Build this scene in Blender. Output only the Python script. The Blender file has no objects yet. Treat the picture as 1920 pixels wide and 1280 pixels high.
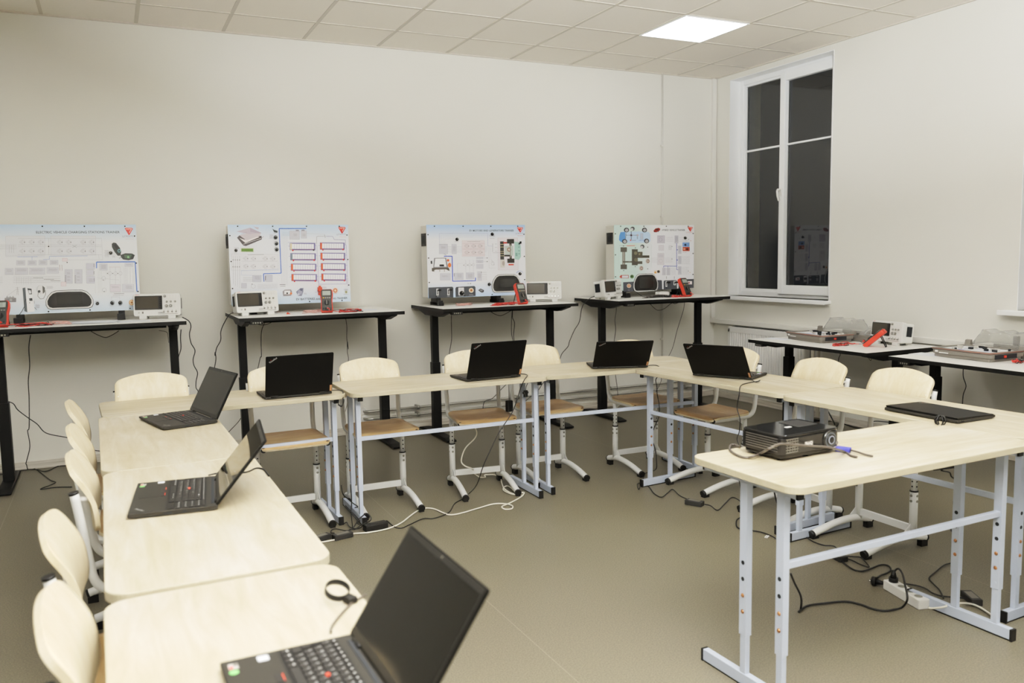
import bpy, bmesh, math, random
from mathutils import Vector, Matrix, Euler
R = math.radians
C = bpy.context.scene.collection
random.seed(7)

# ---------------------------------------------------------------- materials
def srgb(c):
    if isinstance(c, str):
        c = c.lstrip('#'); c = tuple(int(c[i:i+2], 16) for i in (0, 2, 4))
    o = []
    for v in c[:3]:
        v = v / 255.0
        o.append(v / 12.92 if v <= 0.04045 else ((v + 0.055) / 1.055) ** 2.4)
    return (o[0], o[1], o[2], 1.0)
MC = {}
def mat(name, col, rough=.5, metal=0, spec=.5, emit=None, es=0, noise=0, nscale=40, bump=0):
    if name in MC: return MC[name]
    m = bpy.data.materials.new(name); m.use_nodes = True
    nt = m.node_tree; b = nt.nodes['Principled BSDF']
    b.inputs['Base Color'].default_value = srgb(col)
    b.inputs['Roughness'].default_value = rough
    b.inputs['Metallic'].default_value = metal
    b.inputs['Specular IOR Level'].default_value = spec
    if emit is not None:
        b.inputs['Emission Color'].default_value = srgb(emit); b.inputs['Emission Strength'].default_value = es
    if noise or bump:
        tc = nt.nodes.new('ShaderNodeTexCoord'); n = nt.nodes.new('ShaderNodeTexNoise')
        n.inputs['Scale'].default_value = nscale; n.inputs['Detail'].default_value = 4
        nt.links.new(tc.outputs['Object'], n.inputs['Vector'])
        if noise:
            mx = nt.nodes.new('ShaderNodeMix'); mx.data_type = 'RGBA'
            c = srgb(col); mx.inputs[6].default_value = tuple(max(0, v * (1 - noise)) for v in c[:3]) + (1,)
            mx.inputs[7].default_value = tuple(min(1, v * (1 + noise)) for v in c[:3]) + (1,)
            nt.links.new(n.outputs['Fac'], mx.inputs[0]); nt.links.new(mx.outputs[2], b.inputs['Base Color'])
        if bump:
            bp = nt.nodes.new('ShaderNodeBump'); bp.inputs['Strength'].default_value = bump
            bp.inputs['Distance'].default_value = .002
            nt.links.new(n.outputs['Fac'], bp.inputs['Height']); nt.links.new(bp.outputs[0], b.inputs['Normal'])
    MC[name] = m; return m
def wood(name, c1, c2, c3, sc=(1, 12, 12), rough=.42, blotch=1.6, coord='Object', spec=.4):
    m = bpy.data.materials.new(name); m.use_nodes = True
    nt = m.node_tree; N = nt.nodes; L = nt.links; b = N['Principled BSDF']
    b.inputs['Roughness'].default_value = rough; b.inputs['Specular IOR Level'].default_value = spec
    tc = N.new('ShaderNodeTexCoord'); oi = N.new('ShaderNodeObjectInfo')
    add = N.new('ShaderNodeVectorMath'); add.operation = 'ADD'
    sc_ = N.new('ShaderNodeVectorMath'); sc_.operation = 'SCALE'; sc_.inputs[0].default_value = (17, 31, 11)
    L.new(oi.outputs['Random'], sc_.inputs['Scale'])
    L.new(tc.outputs[coord], add.inputs[0]); L.new(sc_.outputs[0], add.inputs[1])
    mp = N.new('ShaderNodeMapping'); mp.inputs['Scale'].default_value = sc; L.new(add.outputs[0], mp.inputs[0])
    n1 = N.new('ShaderNodeTexNoise'); n1.inputs['Scale'].default_value = 3; n1.inputs['Detail'].default_value = 6; n1.inputs['Distortion'].default_value = .6
    n1.inputs['Roughness'].default_value = .6
    L.new(mp.outputs[0], n1.inputs['Vector'])
    n2 = N.new('ShaderNodeTexNoise'); n2.inputs['Scale'].default_value = blotch; n2.inputs['Detail'].default_value = 2
    mp2 = N.new('ShaderNodeMapping'); mp2.inputs['Scale'].default_value = (1 + sc[0] * .5, 1 + sc[1] * .2, 1 + sc[2] * .2); L.new(add.outputs[0], mp2.inputs[0]); L.new(mp2.outputs[0], n2.inputs['Vector'])
    cr = N.new('ShaderNodeValToRGB'); e = cr.color_ramp
    e.elements[0].position = .32; e.elements[0].color = srgb(c1); e.elements[1].position = .68; e.elements[1].color = srgb(c3)
    k = e.elements.new(.5); k.color = srgb(c2)
    mx = N.new('ShaderNodeMath'); mx.operation = 'MULTIPLY_ADD'; mx.inputs[1].default_value = .6
    m2 = N.new('ShaderNodeMath'); m2.operation = 'MULTIPLY'; m2.inputs[1].default_value = .4
    L.new(n1.outputs['Fac'], mx.inputs[0]); L.new(n2.outputs['Fac'], m2.inputs[0]); L.new(m2.outputs[0], mx.inputs[2])
    L.new(mx.outputs[0], cr.inputs[0]); L.new(cr.outputs[0], b.inputs['Base Color'])
    return m
M = {}
M['top'] = wood('maple_laminate', '#a19374', '#b4a88e', '#c3bcab', (1.2, 9, 9), .42)
M['edge'] = wood('maple_edge', '#a89e85', '#b1a890', '#b9b09a', (2, 12, 12), .5)
M['ply'] = wood('birch_plywood', '#cebc97', '#d7c8a8', '#dfd3b9', (14, 14, 1.2), .38)
M['plyseat'] = wood('seat_plywood', '#9a7b53', '#b09167', '#c4a97f', (2, 10, 10), .33)
M['steel'] = mat('powder_coat_blue_grey', '#b6bfcf', .38, 0, .5)
M['steelw'] = mat('powder_coat_white', '#dcdddb', .35, 0, .5)
M['blackpl'] = mat('black_plastic', '#151412', .5, 0, .35)
M['hole'] = mat('dark_hole', '#15181c', .7)
M['brass'] = mat('brass_bolt', '#b27d55', .3, .8)
M['zinc'] = mat('zinc_bolt', '#9b9a92', .3, .8)
M['chrome'] = mat('chrome', '#c9c9c6', .18, 1)
M['deskblack'] = mat('desk_frame_black', '#0f0f0d', .5, 0, .2, noise=.2, nscale=200)
M['deskwhite'] = mat('desk_white_laminate', '#dedcd6', .42)
M['deskedge'] = mat('desk_black_edge', '#121210', .5, 0, .25)
M['lid'] = mat('laptop_shell', '#0d0c0a', .5, 0, .15)
M['lapbase'] = mat('laptop_palmrest', '#24221d', .5, 0, .35)
M['screen'] = mat('screen_glass', '#100f0c', .10, 0, .42)
M['key'] = mat('key_black', '#181613', .5)
M['legend'] = mat('key_legend', '#c8c8c6', .6)
M['red'] = mat('red_plastic', '#d8412c', .4)
M['redlead'] = mat('red_lead', '#d23a30', .45)
M['white'] = mat('white_plastic', '#e4e3df', .4)
M['offwhite'] = mat('offwhite_plastic', '#dcdcd8', .45)
M['lcd'] = mat('lcd_grey', '#9ba29a', .25)
M['grey'] = mat('grey_plastic', '#6d6963', .5)
M['darkgrey'] = mat('darkgrey_plastic', '#2a2927', .5, 0, .35)
M['pvc'] = mat('window_pvc', '#eceded', .28, 0, .5)
M['paint'] = mat('white_paint', '#dcdad3', .45)
M['cable'] = mat('cable_black', '#1b1a18', .5)
M['cablegrey'] = mat('cable_grey', '#4b443d', .45)
M['cablew'] = mat('cable_white', '#e0dccf', .45)
M['blue'] = mat('vga_blue', '#3c3fa0', .45)

def solid(hexcol, rough=.5):
    return mat('ink_' + hexcol.lstrip('#'), hexcol, rough)

# ---------------------------------------------------------------- mesh builder
class MB:
    def __init__(s): s.v = []; s.f = []; s.m = []; s.sm = []
    def add(s, vs, fs, mi=0, smooth=False, M4=None):
        o = len(s.v)
        for v in vs:
            v = Vector(v)
            if M4 is not None: v = M4 @ v
            s.v.append(v)
        for f in fs:
            s.f.append([i + o for i in f]); s.m.append(mi); s.sm.append(smooth)
        return s
    def box(s, c, d, mi=0, M4=None):
        x, y, z = c; a, b, e = d[0] / 2, d[1] / 2, d[2] / 2
        vs = [(x + i * a, y + j * b, z + k * e) for i in (-1, 1) for j in (-1, 1) for k in (-1, 1)]
        fs = [(0, 1, 3, 2), (4, 6, 7, 5), (0, 4, 5, 1), (2, 3, 7, 6), (0, 2, 6, 4), (1, 5, 7, 3)]
        return s.add(vs, fs, mi, False, M4)
    def box2(s, p, q, mi=0, M4=None):
        return s.box([(p[i] + q[i]) / 2 for i in range(3)], [abs(q[i] - p[i]) for i in range(3)], mi, M4)
    def cyl(s, p, q, r, r2=None, n=16, mi=0, M4=None, caps=True):
        p = Vector(p); q = Vector(q); r2 = r if r2 is None else r2
        d = (q - p).normalized(); a = d.orthogonal().normalized(); b = d.cross(a)
        vs = []
        for k in range(n):
            t = 2 * math.pi * k / n; u = a * math.cos(t) + b * math.sin(t)
            vs += [p + u * r, q + u * r2]
        o = len(s.v)
        s.add(vs, [(2 * k, 2 * ((k + 1) % n), 2 * ((k + 1) % n) + 1, 2 * k + 1) for k in range(n)], mi, True, M4)
        if caps:
            s.f.append([o + 2 * k for k in range(n)][::-1]); s.m.append(mi); s.sm.append(False)
            s.f.append([o + 2 * k + 1 for k in range(n)]); s.m.append(mi); s.sm.append(False)
        return s
    def prism(s, pts, axis, a, b, mi=0, M4=None, smooth=False):
        # pts: 2d outline; axis 0: (y,z) extruded in x; 1: (x,z) in y; 2: (x,y) in z
        def w(p, t): return {0: (t, p[0], p[1]), 1: (p[0], t, p[1]), 2: (p[0], p[1], t)}[axis]
        n = len(pts); vs = [w(p, a) for p in pts] + [w(p, b) for p in pts]
        o = len(s.v)
        s.add(vs, [(k, (k + 1) % n, (k + 1) % n + n, k + n) for k in range(n)], mi, smooth, M4)
        s.f.append([o + k for k in range(n)][::-1]); s.m.append(mi); s.sm.append(False)
        s.f.append([o + n + k for k in range(n)]); s.m.append(mi); s.sm.append(False)
        return s
    def tube(s, path, r, n=10, mi=0, M4=None, sx=1.0):
        P = [Vector(p) for p in path]; P2 = [P[0]]
        for p in P[1:]:
            if (p - P2[-1]).length > 1e-5: P2.append(p)
        P = P2; vs = []; up = None; k = len(P)
        for i in range(k):
            d = (P[min(i + 1, k - 1)] - P[max(i - 1, 0)]).normalized()
            if up is None: a = d.orthogonal().normalized()
            else:
                a = up - d * up.dot(d)
                a = a.normalized() if a.length > 1e-6 else d.orthogonal().normalized()
            up = a; b = d.cross(a)
            for j in range(n):
                t = 2 * math.pi * j / n; vs.append(P[i] + a * math.cos(t) * r + b * math.sin(t) * r * sx)
        fs = [(i * n + j, i * n + (j + 1) % n, (i + 1) * n + (j + 1) % n, (i + 1) * n + j) for i in range(k - 1) for j in range(n)]
        o = len(s.v); s.add(vs, fs, mi, True, M4)
        s.f.append([o + j for j in range(n)][::-1]); s.m.append(mi); s.sm.append(False)
        s.f.append([o + (k - 1) * n + j for j in range(n)]); s.m.append(mi); s.sm.append(False)
        return s
    def grid(s, fn, nu, nv, mi=0, th=0, M4=None, mside=None):
        # fn(u,v)->point ; optional thickness along normal (closed shell)
        P = [[Vector(fn(i / nu, j / nv)) for j in range(nv + 1)] for i in range(nu + 1)]
        def nrm(i, j):
            a = P[min(i + 1, nu)][j] - P[max(i - 1, 0)][j]; b = P[i][min(j + 1, nv)] - P[i][max(j - 1, 0)]
            c = a.cross(b); return c.normalized() if c.length > 1e-12 else Vector((0, 0, 1))
        idx = lambda i, j: i * (nv + 1) + j
        vs = [P[i][j] for i in range(nu + 1) for j in range(nv + 1)]
        fs = [(idx(i, j), idx(i + 1, j), idx(i + 1, j + 1), idx(i, j + 1)) for i in range(nu) for j in range(nv)]
        if not th: return s.add(vs, fs, mi, True, M4)
        o = len(vs); vs += [P[i][j] - nrm(i, j) * th for i in range(nu + 1) for j in range(nv + 1)]
        s.add(vs, fs + [tuple(o + a for a in f[::-1]) for f in fs], mi, True, M4)
        base = len(s.v) - len(vs)
        rim = [idx(i, 0) for i in range(nu + 1)] + [idx(nu, j) for j in range(1, nv + 1)] + [idx(i, nv) for i in range(nu - 1, -1, -1)] + [idx(0, j) for j in range(nv - 1, 0, -1)]
        n = len(rim)
        for k in range(n):
            a, b = rim[k], rim[(k + 1) % n]
            s.f.append([base + a, base + a + o, base + b + o, base + b]); s.m.append(mi if mside is None else mside); s.sm.append(False)
        return s
    def build(s, name, mats, parent=None, bevel=0, seg=2, loc=None, rot=None, fix=True, autosm=None):
        me = bpy.data.meshes.new(name); me.from_pydata([tuple(v) for v in s.v], [], s.f); 
        for m in (mats if isinstance(mats, (list, tuple)) else [mats]): me.materials.append(m)
        for p, mi, sm in zip(me.polygons, s.m, s.sm): p.material_index = mi; p.use_smooth = sm
        if fix:
            bm = bmesh.new(); bm.from_mesh(me)
            bmesh.ops.recalc_face_normals(bm, faces=bm.faces); bm.to_mesh(me); bm.free()
        me.update()
        o = bpy.data.objects.new(name, me); C.objects.link(o)
        if parent is not None: o.parent = parent
        if loc is not None: o.location = loc
        if rot is not None: o.rotation_euler = rot
        if bevel:
            b = o.modifiers.new('bevel', 'BEVEL'); b.width = bevel; b.segments = seg; b.limit_method = 'ANGLE'; b.angle_limit = R(40)
            b.harden_normals = False
        return o
def rrect(x0, y0, x1, y1, r, n=5):
    pts = []
    for cx, cy, a in ((x1 - r, y0 + r, -90), (x1 - r, y1 - r, 0), (x0 + r, y1 - r, 90), (x0 + r, y0 + r, 180)):
        for k in range(n + 1):
            t = R(a + 90 * k / n); pts.append((cx + r * math.cos(t), cy + r * math.sin(t)))
    return pts
def smooth_path(pts, sub=5):
    P = [Vector(p) for p in pts]; out = []
    n = len(P)
    for i in range(n - 1):
        p0 = P[max(i - 1, 0)]; p1 = P[i]; p2 = P[i + 1]; p3 = P[min(i + 2, n - 1)]
        for k in range(sub):
            t = k / sub
            out.append(.5 * ((2 * p1) + (p2 - p0) * t + (2 * p0 - 5 * p1 + 4 * p2 - p3) * t * t + (3 * p1 - p0 - 3 * p2 + p3) * t ** 3))
    out.append(P[-1]); return out
def tag(o, label, cat, group=None):
    o['label'] = label; o['category'] = cat
    if group: o['group'] = group
    return o
def thing(name, label, cat, loc=(0, 0, 0), rz=0, group=None):
    o = bpy.data.objects.new(name, None); C.objects.link(o); o.empty_display_size = .1
    o.location = loc; o.rotation_euler = (0, 0, R(rz)); return tag(o, label, cat, group)
def struct(o): o['kind'] = 'structure'; return o
def dup(src, loc, rz, label, group=None, tilt=None):
    def cp(o, par):
        c = o.copy(); C.objects.link(c)
        if par is not None: c.parent = par; c.matrix_parent_inverse = o.matrix_parent_inverse.copy()
        for ch in [x for x in list(bpy.data.objects) if x.parent == o and x is not c]:
            cp(ch, c)
        return c
    r = cp(src, None); r.location = loc; r.rotation_euler = (0, 0, R(rz)); r['label'] = label
    if group: r['group'] = group
    return r
FONTC = {}
def glyph_mesh(txt, size=1.0, bold=0):
    key = (txt, size, bold)
    if key in FONTC: return FONTC[key]
    cu = bpy.data.curves.new('t', 'FONT'); cu.body = txt; cu.size = size; cu.resolution_u = 2; cu.offset = bold
    ob = bpy.data.objects.new('t', cu); C.objects.link(ob)
    dg = bpy.context.evaluated_depsgraph_get(); me = bpy.data.meshes.new_from_object(ob.evaluated_get(dg))
    vs = [v.co.copy() for v in me.vertices]; fs = [tuple(p.vertices) for p in me.polygons]
    bpy.data.objects.remove(ob); bpy.data.curves.remove(cu); bpy.data.meshes.remove(me)
    if vs:
        x0 = min(v.x for v in vs); x1 = max(v.x for v in vs); y0 = min(v.y for v in vs); y1 = max(v.y for v in vs)
    else: x0 = x1 = y0 = y1 = 0
    FONTC[key] = (vs, fs, (x0, y0, x1, y1)); return FONTC[key]
def text_to(mb, txt, M4, width=None, height=None, mi=0, bold=0):
    """text in the local xy plane of M4, lower-left corner at the origin, scaled to width/height"""
    vs, fs, (x0, y0, x1, y1) = glyph_mesh(txt, 1.0, bold)
    sx = width / (x1 - x0) if width else None; sy = height / (y1 - y0) if height else None
    sx = sx or sy; sy = sy or sx
    mb.add([((v.x - x0) * sx, (v.y - y0) * sy, 0) for v in vs], fs, mi, False, M4)
# ---------------------------------------------------------------- room shell
CEIL = 3.1845; XW = -9.2; YS = -9.8
def room_mat(name, kind):
    m = bpy.data.materials.new(name); m.use_nodes = True
    N = m.node_tree.nodes; L = m.node_tree.links; b = N['Principled BSDF']
    tc = N.new('ShaderNodeTexCoord')
    if kind == 'wall':
        n = N.new('ShaderNodeTexNoise'); n.inputs['Scale'].default_value = 1.2; n.inputs['Detail'].default_value = 3
        L.new(tc.outputs['Object'], n.inputs['Vector'])
        cr = N.new('ShaderNodeValToRGB'); cr.color_ramp.elements[0].color = srgb('#dbd9d0'); cr.color_ramp.elements[1].color = srgb('#e1dfd7')
        L.new(n.outputs['Fac'], cr.inputs[0]); L.new(cr.outputs[0], b.inputs['Base Color'])
        n2 = N.new('ShaderNodeTexNoise'); n2.inputs['Scale'].default_value = 260; L.new(tc.outputs['Object'], n2.inputs['Vector'])
        bp = N.new('ShaderNodeBump'); bp.inputs['Strength'].default_value = .08; bp.inputs['Distance'].default_value = .001
        L.new(n2.outputs['Fac'], bp.inputs['Height']); L.new(bp.outputs[0], b.inputs['Normal'])
        b.inputs['Roughness'].default_value = .6
    if kind == 'floor':
        n = N.new('ShaderNodeTexNoise'); n.inputs['Scale'].default_value = 170; n.inputs['Detail'].default_value = 3; n.inputs['Roughness'].default_value = .8
        L.new(tc.outputs['Object'], n.inputs['Vector'])
        n1 = N.new('ShaderNodeTexNoise'); n1.inputs['Scale'].default_value = .9; n1.inputs['Detail'].default_value = 4
        L.new(tc.outputs['Object'], n1.inputs['Vector'])
        cr = N.new('ShaderNodeValToRGB'); e = cr.color_ramp.elements
        e[0].position = .33; e[0].color = srgb('#504b3d'); e[1].position = .68; e[1].color = srgb('#7b7462')
        L.new(n.outputs['Fac'], cr.inputs[0])
        cr1 = N.new('ShaderNodeValToRGB'); cr1.color_ramp.elements[0].color = (.86, .86, .86, 1); cr1.color_ramp.elements[1].color = (1.1, 1.1, 1.1, 1)
        L.new(n1.outputs['Fac'], cr1.inputs[0])
        mx = N.new('ShaderNodeMix'); mx.data_type = 'RGBA'; mx.blend_type = 'MULTIPLY'; mx.inputs[0].default_value = 1
        L.new(cr.outputs[0], mx.inputs[6]); L.new(cr1.outputs[0], mx.inputs[7])
        # weld seams between the vinyl sheets
        sep = N.new('ShaderNodeSeparateXYZ'); L.new(tc.outputs['Object'], sep.inputs[0])
        def seam(out, off, period):
            a = N.new('ShaderNodeMath'); a.operation = 'ADD'; a.inputs[1].default_value = off; L.new(out, a.inputs[0])
            p = N.new('ShaderNodeMath'); p.operation = 'PINGPONG'; p.inputs[1].default_value = period; L.new(a.outputs[0], p.inputs[0])
            c = N.new('ShaderNodeMath'); c.operation = 'LESS_THAN'; c.inputs[1].default_value = .0016; L.new(p.outputs[0], c.inputs[0]); return c
        s1 = seam(sep.outputs[0], 4.18, 1.0)
        f = N.new('ShaderNodeMath'); f.operation = 'MULTIPLY'; f.inputs[1].default_value = .28; L.new(s1.outputs[0], f.inputs[0])
        mx2 = N.new('ShaderNodeMix'); mx2.data_type = 'RGBA'; mx2.inputs[7].default_value = srgb('#a8a294')
        L.new(f.outputs[0], mx2.inputs[0]); L.new(mx.outputs[2], mx2.inputs[6]); L.new(mx2.outputs[2], b.inputs['Base Color'])
        b.inputs['Roughness'].default_value = .42; b.inputs['Specular IOR Level'].default_value = .6
    if kind == 'ceil':
        b.inputs['Roughness'].default_value = .85
        sep = N.new('ShaderNodeSeparateXYZ'); L.new(tc.outputs['Object'], sep.inputs[0])
        n = N.new('ShaderNodeTexNoise'); n.inputs['Scale'].default_value = 120; L.new(tc.outputs['Object'], n.inputs['Vector'])
        cr = N.new('ShaderNodeValToRGB'); cr.color_ramp.elements[0].color = srgb('#e8e1d6'); cr.color_ramp.elements[1].color = srgb('#efe9df')
        L.new(n.outputs['Fac'], cr.inputs[0]); L.new(cr.outputs[0], b.inputs['Base Color'])
    if kind == 'base':
        mp = N.new('ShaderNodeMapping'); mp.inputs['Scale'].default_value = (1.2, 1.2, 45); L.new(tc.outputs['Object'], mp.inputs[0])
        n = N.new('ShaderNodeTexNoise'); n.inputs['Scale'].default_value = 2.2; n.inputs['Detail'].default_value = 5; L.new(mp.outputs[0], n.inputs['Vector'])
        cr = N.new('ShaderNodeValToRGB'); e = cr.color_ramp.elements
        e[0].position = .35; e[0].color = srgb('#a9a296'); e[1].position = .65; e[1].color = srgb('#cfcabf')
        L.new(n.outputs['Fac'], cr.inputs[0]); L.new(cr.outputs[0], b.inputs['Base Color']); b.inputs['Roughness'].default_value = .45
    return m
WALL = room_mat('wall_paint', 'wall'); FLOOR = room_mat('vinyl_floor', 'floor'); CEILM = room_mat('ceiling_tile', 'ceil'); BASE = room_mat('baseboard_vinyl', 'base')
GRID = mat('ceiling_grid', '#cbc4b8', .6)

struct(MB().box2((XW - .2, YS - .2, -.12), (.35, .2, 0)).build('floor', FLOOR))
struct(MB().box2((XW - .2, 0, 0), (0, .2, CEIL)).build('wall_back', WALL))
struct(MB().box2((XW - .2, YS, 0), (XW, 0, CEIL)).build('wall_left', WALL))
struct(MB().box2((XW - .2, YS - .2, 0), (.35, YS, CEIL)).build('wall_front', WALL))
# right wall, .35 m thick, with window openings
WINS = [(-1.52, -.22), (-4.47, -3.17), (-7.42, -6.12)]; WZ0, WZ1 = 1.035, 3.125
w = MB(); ys = [YS, -7.42, -6.12, -4.47, -3.17, -1.52, -.22, .2]
for k in range(len(ys) - 1):
    a, b = ys[k], ys[k + 1]
    if k % 2 == 0: w.box2((0, a, 0), (.35, b, CEIL))
    else:
        w.box2((0, a, 0), (.35, b, WZ0)); w.box2((0, a, WZ1), (.35, b, CEIL))
struct(w.build('wall_right', WALL))
# ceiling with panel openings for the lamps
LX = [-1.369, -4.369, -7.369]; LY = [-1.4095, -3.8095, -6.2095, -8.6095]
X0, Y0 = -.4687, -.5095
struct(MB().box2((XW - .2, YS - .2, CEIL), (.35, .2, CEIL + .15)).build('ceiling', CEILM))
gb = MB(); x = X0
while x > XW:
    gb.box((x, YS / 2, CEIL - .0015), (.024, -YS, .005)); x -= .6
y = Y0
while y > YS:
    gb.box((XW / 2, y, CEIL - .0012), (-XW, .024, .005)); y -= .6
gb.box((XW / 2, -.008, CEIL - .004), (-XW, .016, .012)); gb.box((-.008, YS / 2, CEIL - .004), (.016, -YS, .012))
struct(gb.build('trim_1', GRID))
# lamps
LE = mat('lamp_diffuser', '#ffffff', .5, emit='#fbfcff', es=11.0)
LF = mat('lamp_frame', '#e8e8e6', .4)
n = 0
for i, lx in enumerate(LX):
    for j, ly in enumerate(LY):
        if n == 0:
            L0 = thing('ceiling_light', 'square white LED panel lit in the tiled ceiling near the window', 'lamp', (lx, ly, CEIL - .006))
            f = MB()
            for a in (-1, 1):
                f.box((a * .291, 0, 0), (.012, .594, .008)); f.box((0, a * .291, 0), (.57, .012, .008))
            f.build('frame', LF, L0)
            MB().box((0, 0, .001), (.57, .57, .004)).build('diffuser', LE, L0)
        else:
            dup(L0, (lx, ly, CEIL - .006), 0, 'square LED ceiling panel behind or above the viewer, outside the picture', 'unseen ceiling panels')
        n += 1
# baseboards
struct(MB().box2((XW, -.014, 0), (0, 0, .06)).build('baseboard_back', BASE, bevel=.004))
struct(MB().box2((-.014, YS, 0), (0, -.014, .06)).build('baseboard_right', BASE, bevel=.004))
struct(MB().box2((XW, YS, 0), (XW + .014, -.014, .06)).build('baseboard_left', BASE))
# trunking: vertical in the corner, horizontal ledge on the right wall, thin conduit on the back wall
struct(MB().box2((-.052, -.03, .80), (-.006, 0, CEIL - .01)).build('trim_2', M['paint'], bevel=.003))
struct(MB().box2((-.05, YS, .752), (0, 0, .797)).build('trim_3', M['paint'], bevel=.004))
t = MB().tube([(-.655, -.012, .22), (-.655, -.012, CEIL)], .006, 8)
t.tube([(-.64, -.008, .22), (-.64, -.008, CEIL)], .004, 8)
for z in (.62, 1.0, 1.82, 2.5): t.box((-.65, -.012, z), (.04, .02, .014))
struct(t.build('trim_4', M['paint']))

# windows
GL = bpy.data.materials.new('window_glass'); GL.use_nodes = True
N = GL.node_tree.nodes; Lk = GL.node_tree.links; N.clear()
o_ = N.new('ShaderNodeOutputMaterial'); tr = N.new('ShaderNodeBsdfTransparent'); tr.inputs[0].default_value = (.86, .88, .87, 1)
gl = N.new('ShaderNodeBsdfGlossy'); gl.inputs['Roughness'].default_value = .0; gl.inputs['Color'].default_value = (.9, .9, .88, 1)
fr = N.new('ShaderNodeFresnel'); fr.inputs['IOR'].default_value = 1.5
ma = N.new('ShaderNodeMath'); ma.operation = 'MULTIPLY_ADD'; ma.inputs[1].default_value = 1.5; ma.inputs[2].default_value = .02
mx = N.new('ShaderNodeMixShader'); Lk.new(fr.outputs[0], ma.inputs[0]); Lk.new(ma.outputs[0], mx.inputs[0])
Lk.new(tr.outputs[0], mx.inputs[1]); Lk.new(gl.outputs[0], mx.inputs[2]); Lk.new(mx.outputs[0], o_.inputs[0])
EXT = mat('exterior_plaster', '#f2eedc', .8, noise=.08, nscale=12)
SPACER = mat('glazing_spacer', '#43484a', .5)
def window(idx, ya, yb):
    # ya<yb ; far (left in picture) side is yb ; local origin at (0, yb, 0), local y runs to -1.3
    W = yb - ya; root = bpy.data.objects.new('window_%d' % idx, None); C.objects.link(root); root.location = (0, yb, 0); struct(root)
    rv = MB()
    rv.box2((-.003, -.006, WZ0), (.12, -.0005, WZ1 - .0005)); rv.box2((-.003, -W + .0005, WZ0), (.12, -W + .006, WZ1 - .0005)); rv.box2((-.003, -W + .006, WZ1 - .006), (.12, -.006, WZ1 - .0005))
    rv.build('reveal', M['pvc'], root)
    fr = MB(); F = .05
    fr.box2((.12, -F, WZ0), (.19, 0, WZ1)); fr.box2((.12, -W, WZ0), (.19, -W + F, WZ1)); fr.box2((.12, -W + F, WZ0), (.19, -F, WZ0 + F)); fr.box2((.12, -W + F, WZ1 - F), (.19, -F, WZ1))
    fr.box2((.12, -.60, WZ0 + F), (.19, -.565, WZ1 - F))
    fr.build('frame', M['pvc'], root, bevel=.006)
    # fixed-side beading
    bd = MB(); y1, y0, z0, z1 = -F, -.565, WZ0 + F, WZ1 - F; t_ = .022
    bd.box2((.13, y1 - t_, z0), (.16, y1, z1)); bd.box2((.13, y0, z0), (.16, y0 + t_, z1)); bd.box2((.13, y0 + t_, z0), (.16, y1 - t_, z0 + t_)); bd.box2((.13, y0 + t_, z1 - t_), (.16, y1 - t_, z1))
    bd.box2((.135, y0 + t_, 2.43), (.16, y1 - t_, 2.448))
    bd.build('glazing_bead', M['pvc'], root, bevel=.003)
    s = MB(); a, b_, z0, z1 = -W + .03, -.57, WZ0 + .03, WZ1 - .03; T = .085
    s.box2((.10, b_ - T + .02, z0), (.15, b_, z1)); s.box2((.10, a, z0), (.15, a + T, z1)); s.box2((.10, a + T, z0), (.15, b_ - T + .02, z0 + T)); s.box2((.10, a + T, z1 - T), (.15, b_ - T + .02, z1))
    s.box2((.125, a + T, 2.43), (.15, b_ - T + .02, 2.448))
    sash = s.build('sash', M['pvc'], root, bevel=.006)
    MB().add([(.156, -.56, WZ0 + .06), (.156, -.56, WZ1 - .06), (.156, -.06, WZ1 - .06), (.156, -.06, WZ0 + .06)], [(0, 1, 2, 3)]).build('pane', GL, root, fix=False)
    MB().add([(.146, a + T - .004, z0 + T - .004), (.146, a + T - .004, z1 - T + .004), (.146, b_ - T + .024, z1 - T + .004), (.146, b_ - T + .024, z0 + T - .004)], [(0, 1, 2, 3)]).build('pane', GL, sash, fix=False)
    h = MB(); h.box((.094, -.60, 2.01), (.012, .03, .07)); h.tube([(.09, -.6, 2.03), (.06, -.6, 2.03), (.055, -.6, 2.02), (.06, -.602, 1.97), (.075, -.603, 1.93)], .011, 10)
    h.build('handle', M['white'], sash, bevel=.003)
    sp = MB()
    for (p, q) in (((.16, -.085, WZ0 + .07), (.17, -.074, WZ1 - .07)), ((.16, -.56, WZ0 + .07), (.17, -.545, WZ1 - .07)), ((.15, b_ - T + .008, z0 + T), (.158, b_ - T + .02, z1 - T)), ((.15, a + T, z0 + T), (.158, a + T + .012, z1 - T)), ((.15, a + T, z0 + T), (.158, b_ - T, z0 + T + .01)), ((.16, -.56, WZ0 + .07), (.17, -.075, WZ0 + .082))):
        sp.box2(p, q)
    sp.build('glazing_spacer', SPACER, root)
    sl = MB(); sl.box2((-.085, -W - .02, WZ0 - .03), (.12, .085, WZ0)); sl.box2((-.088, -W - .025, WZ0 - .034), (-.07, .088, WZ0 + .002))
    sl.build('sill', M['pvc'], root, bevel=.006)
    ex = MB()
    ex.box2((.19, -.012, WZ0), (.376, -.001, WZ1 - .001)); ex.box2((.19, -W + .001, WZ0), (.376, -W + .012, WZ1 - .001)); ex.box2((.19, -W + .012, WZ1 - .014), (.376, -.012, WZ1 - .001)); ex.box2((.19, -W + .012, WZ0 + .001), (.39, -.012, WZ0 + .012))
    ex.build('outer_reveal', EXT, root)
window(1, *WINS[0]); window(2, *WINS[1]); window(3, *WINS[2])
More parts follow.
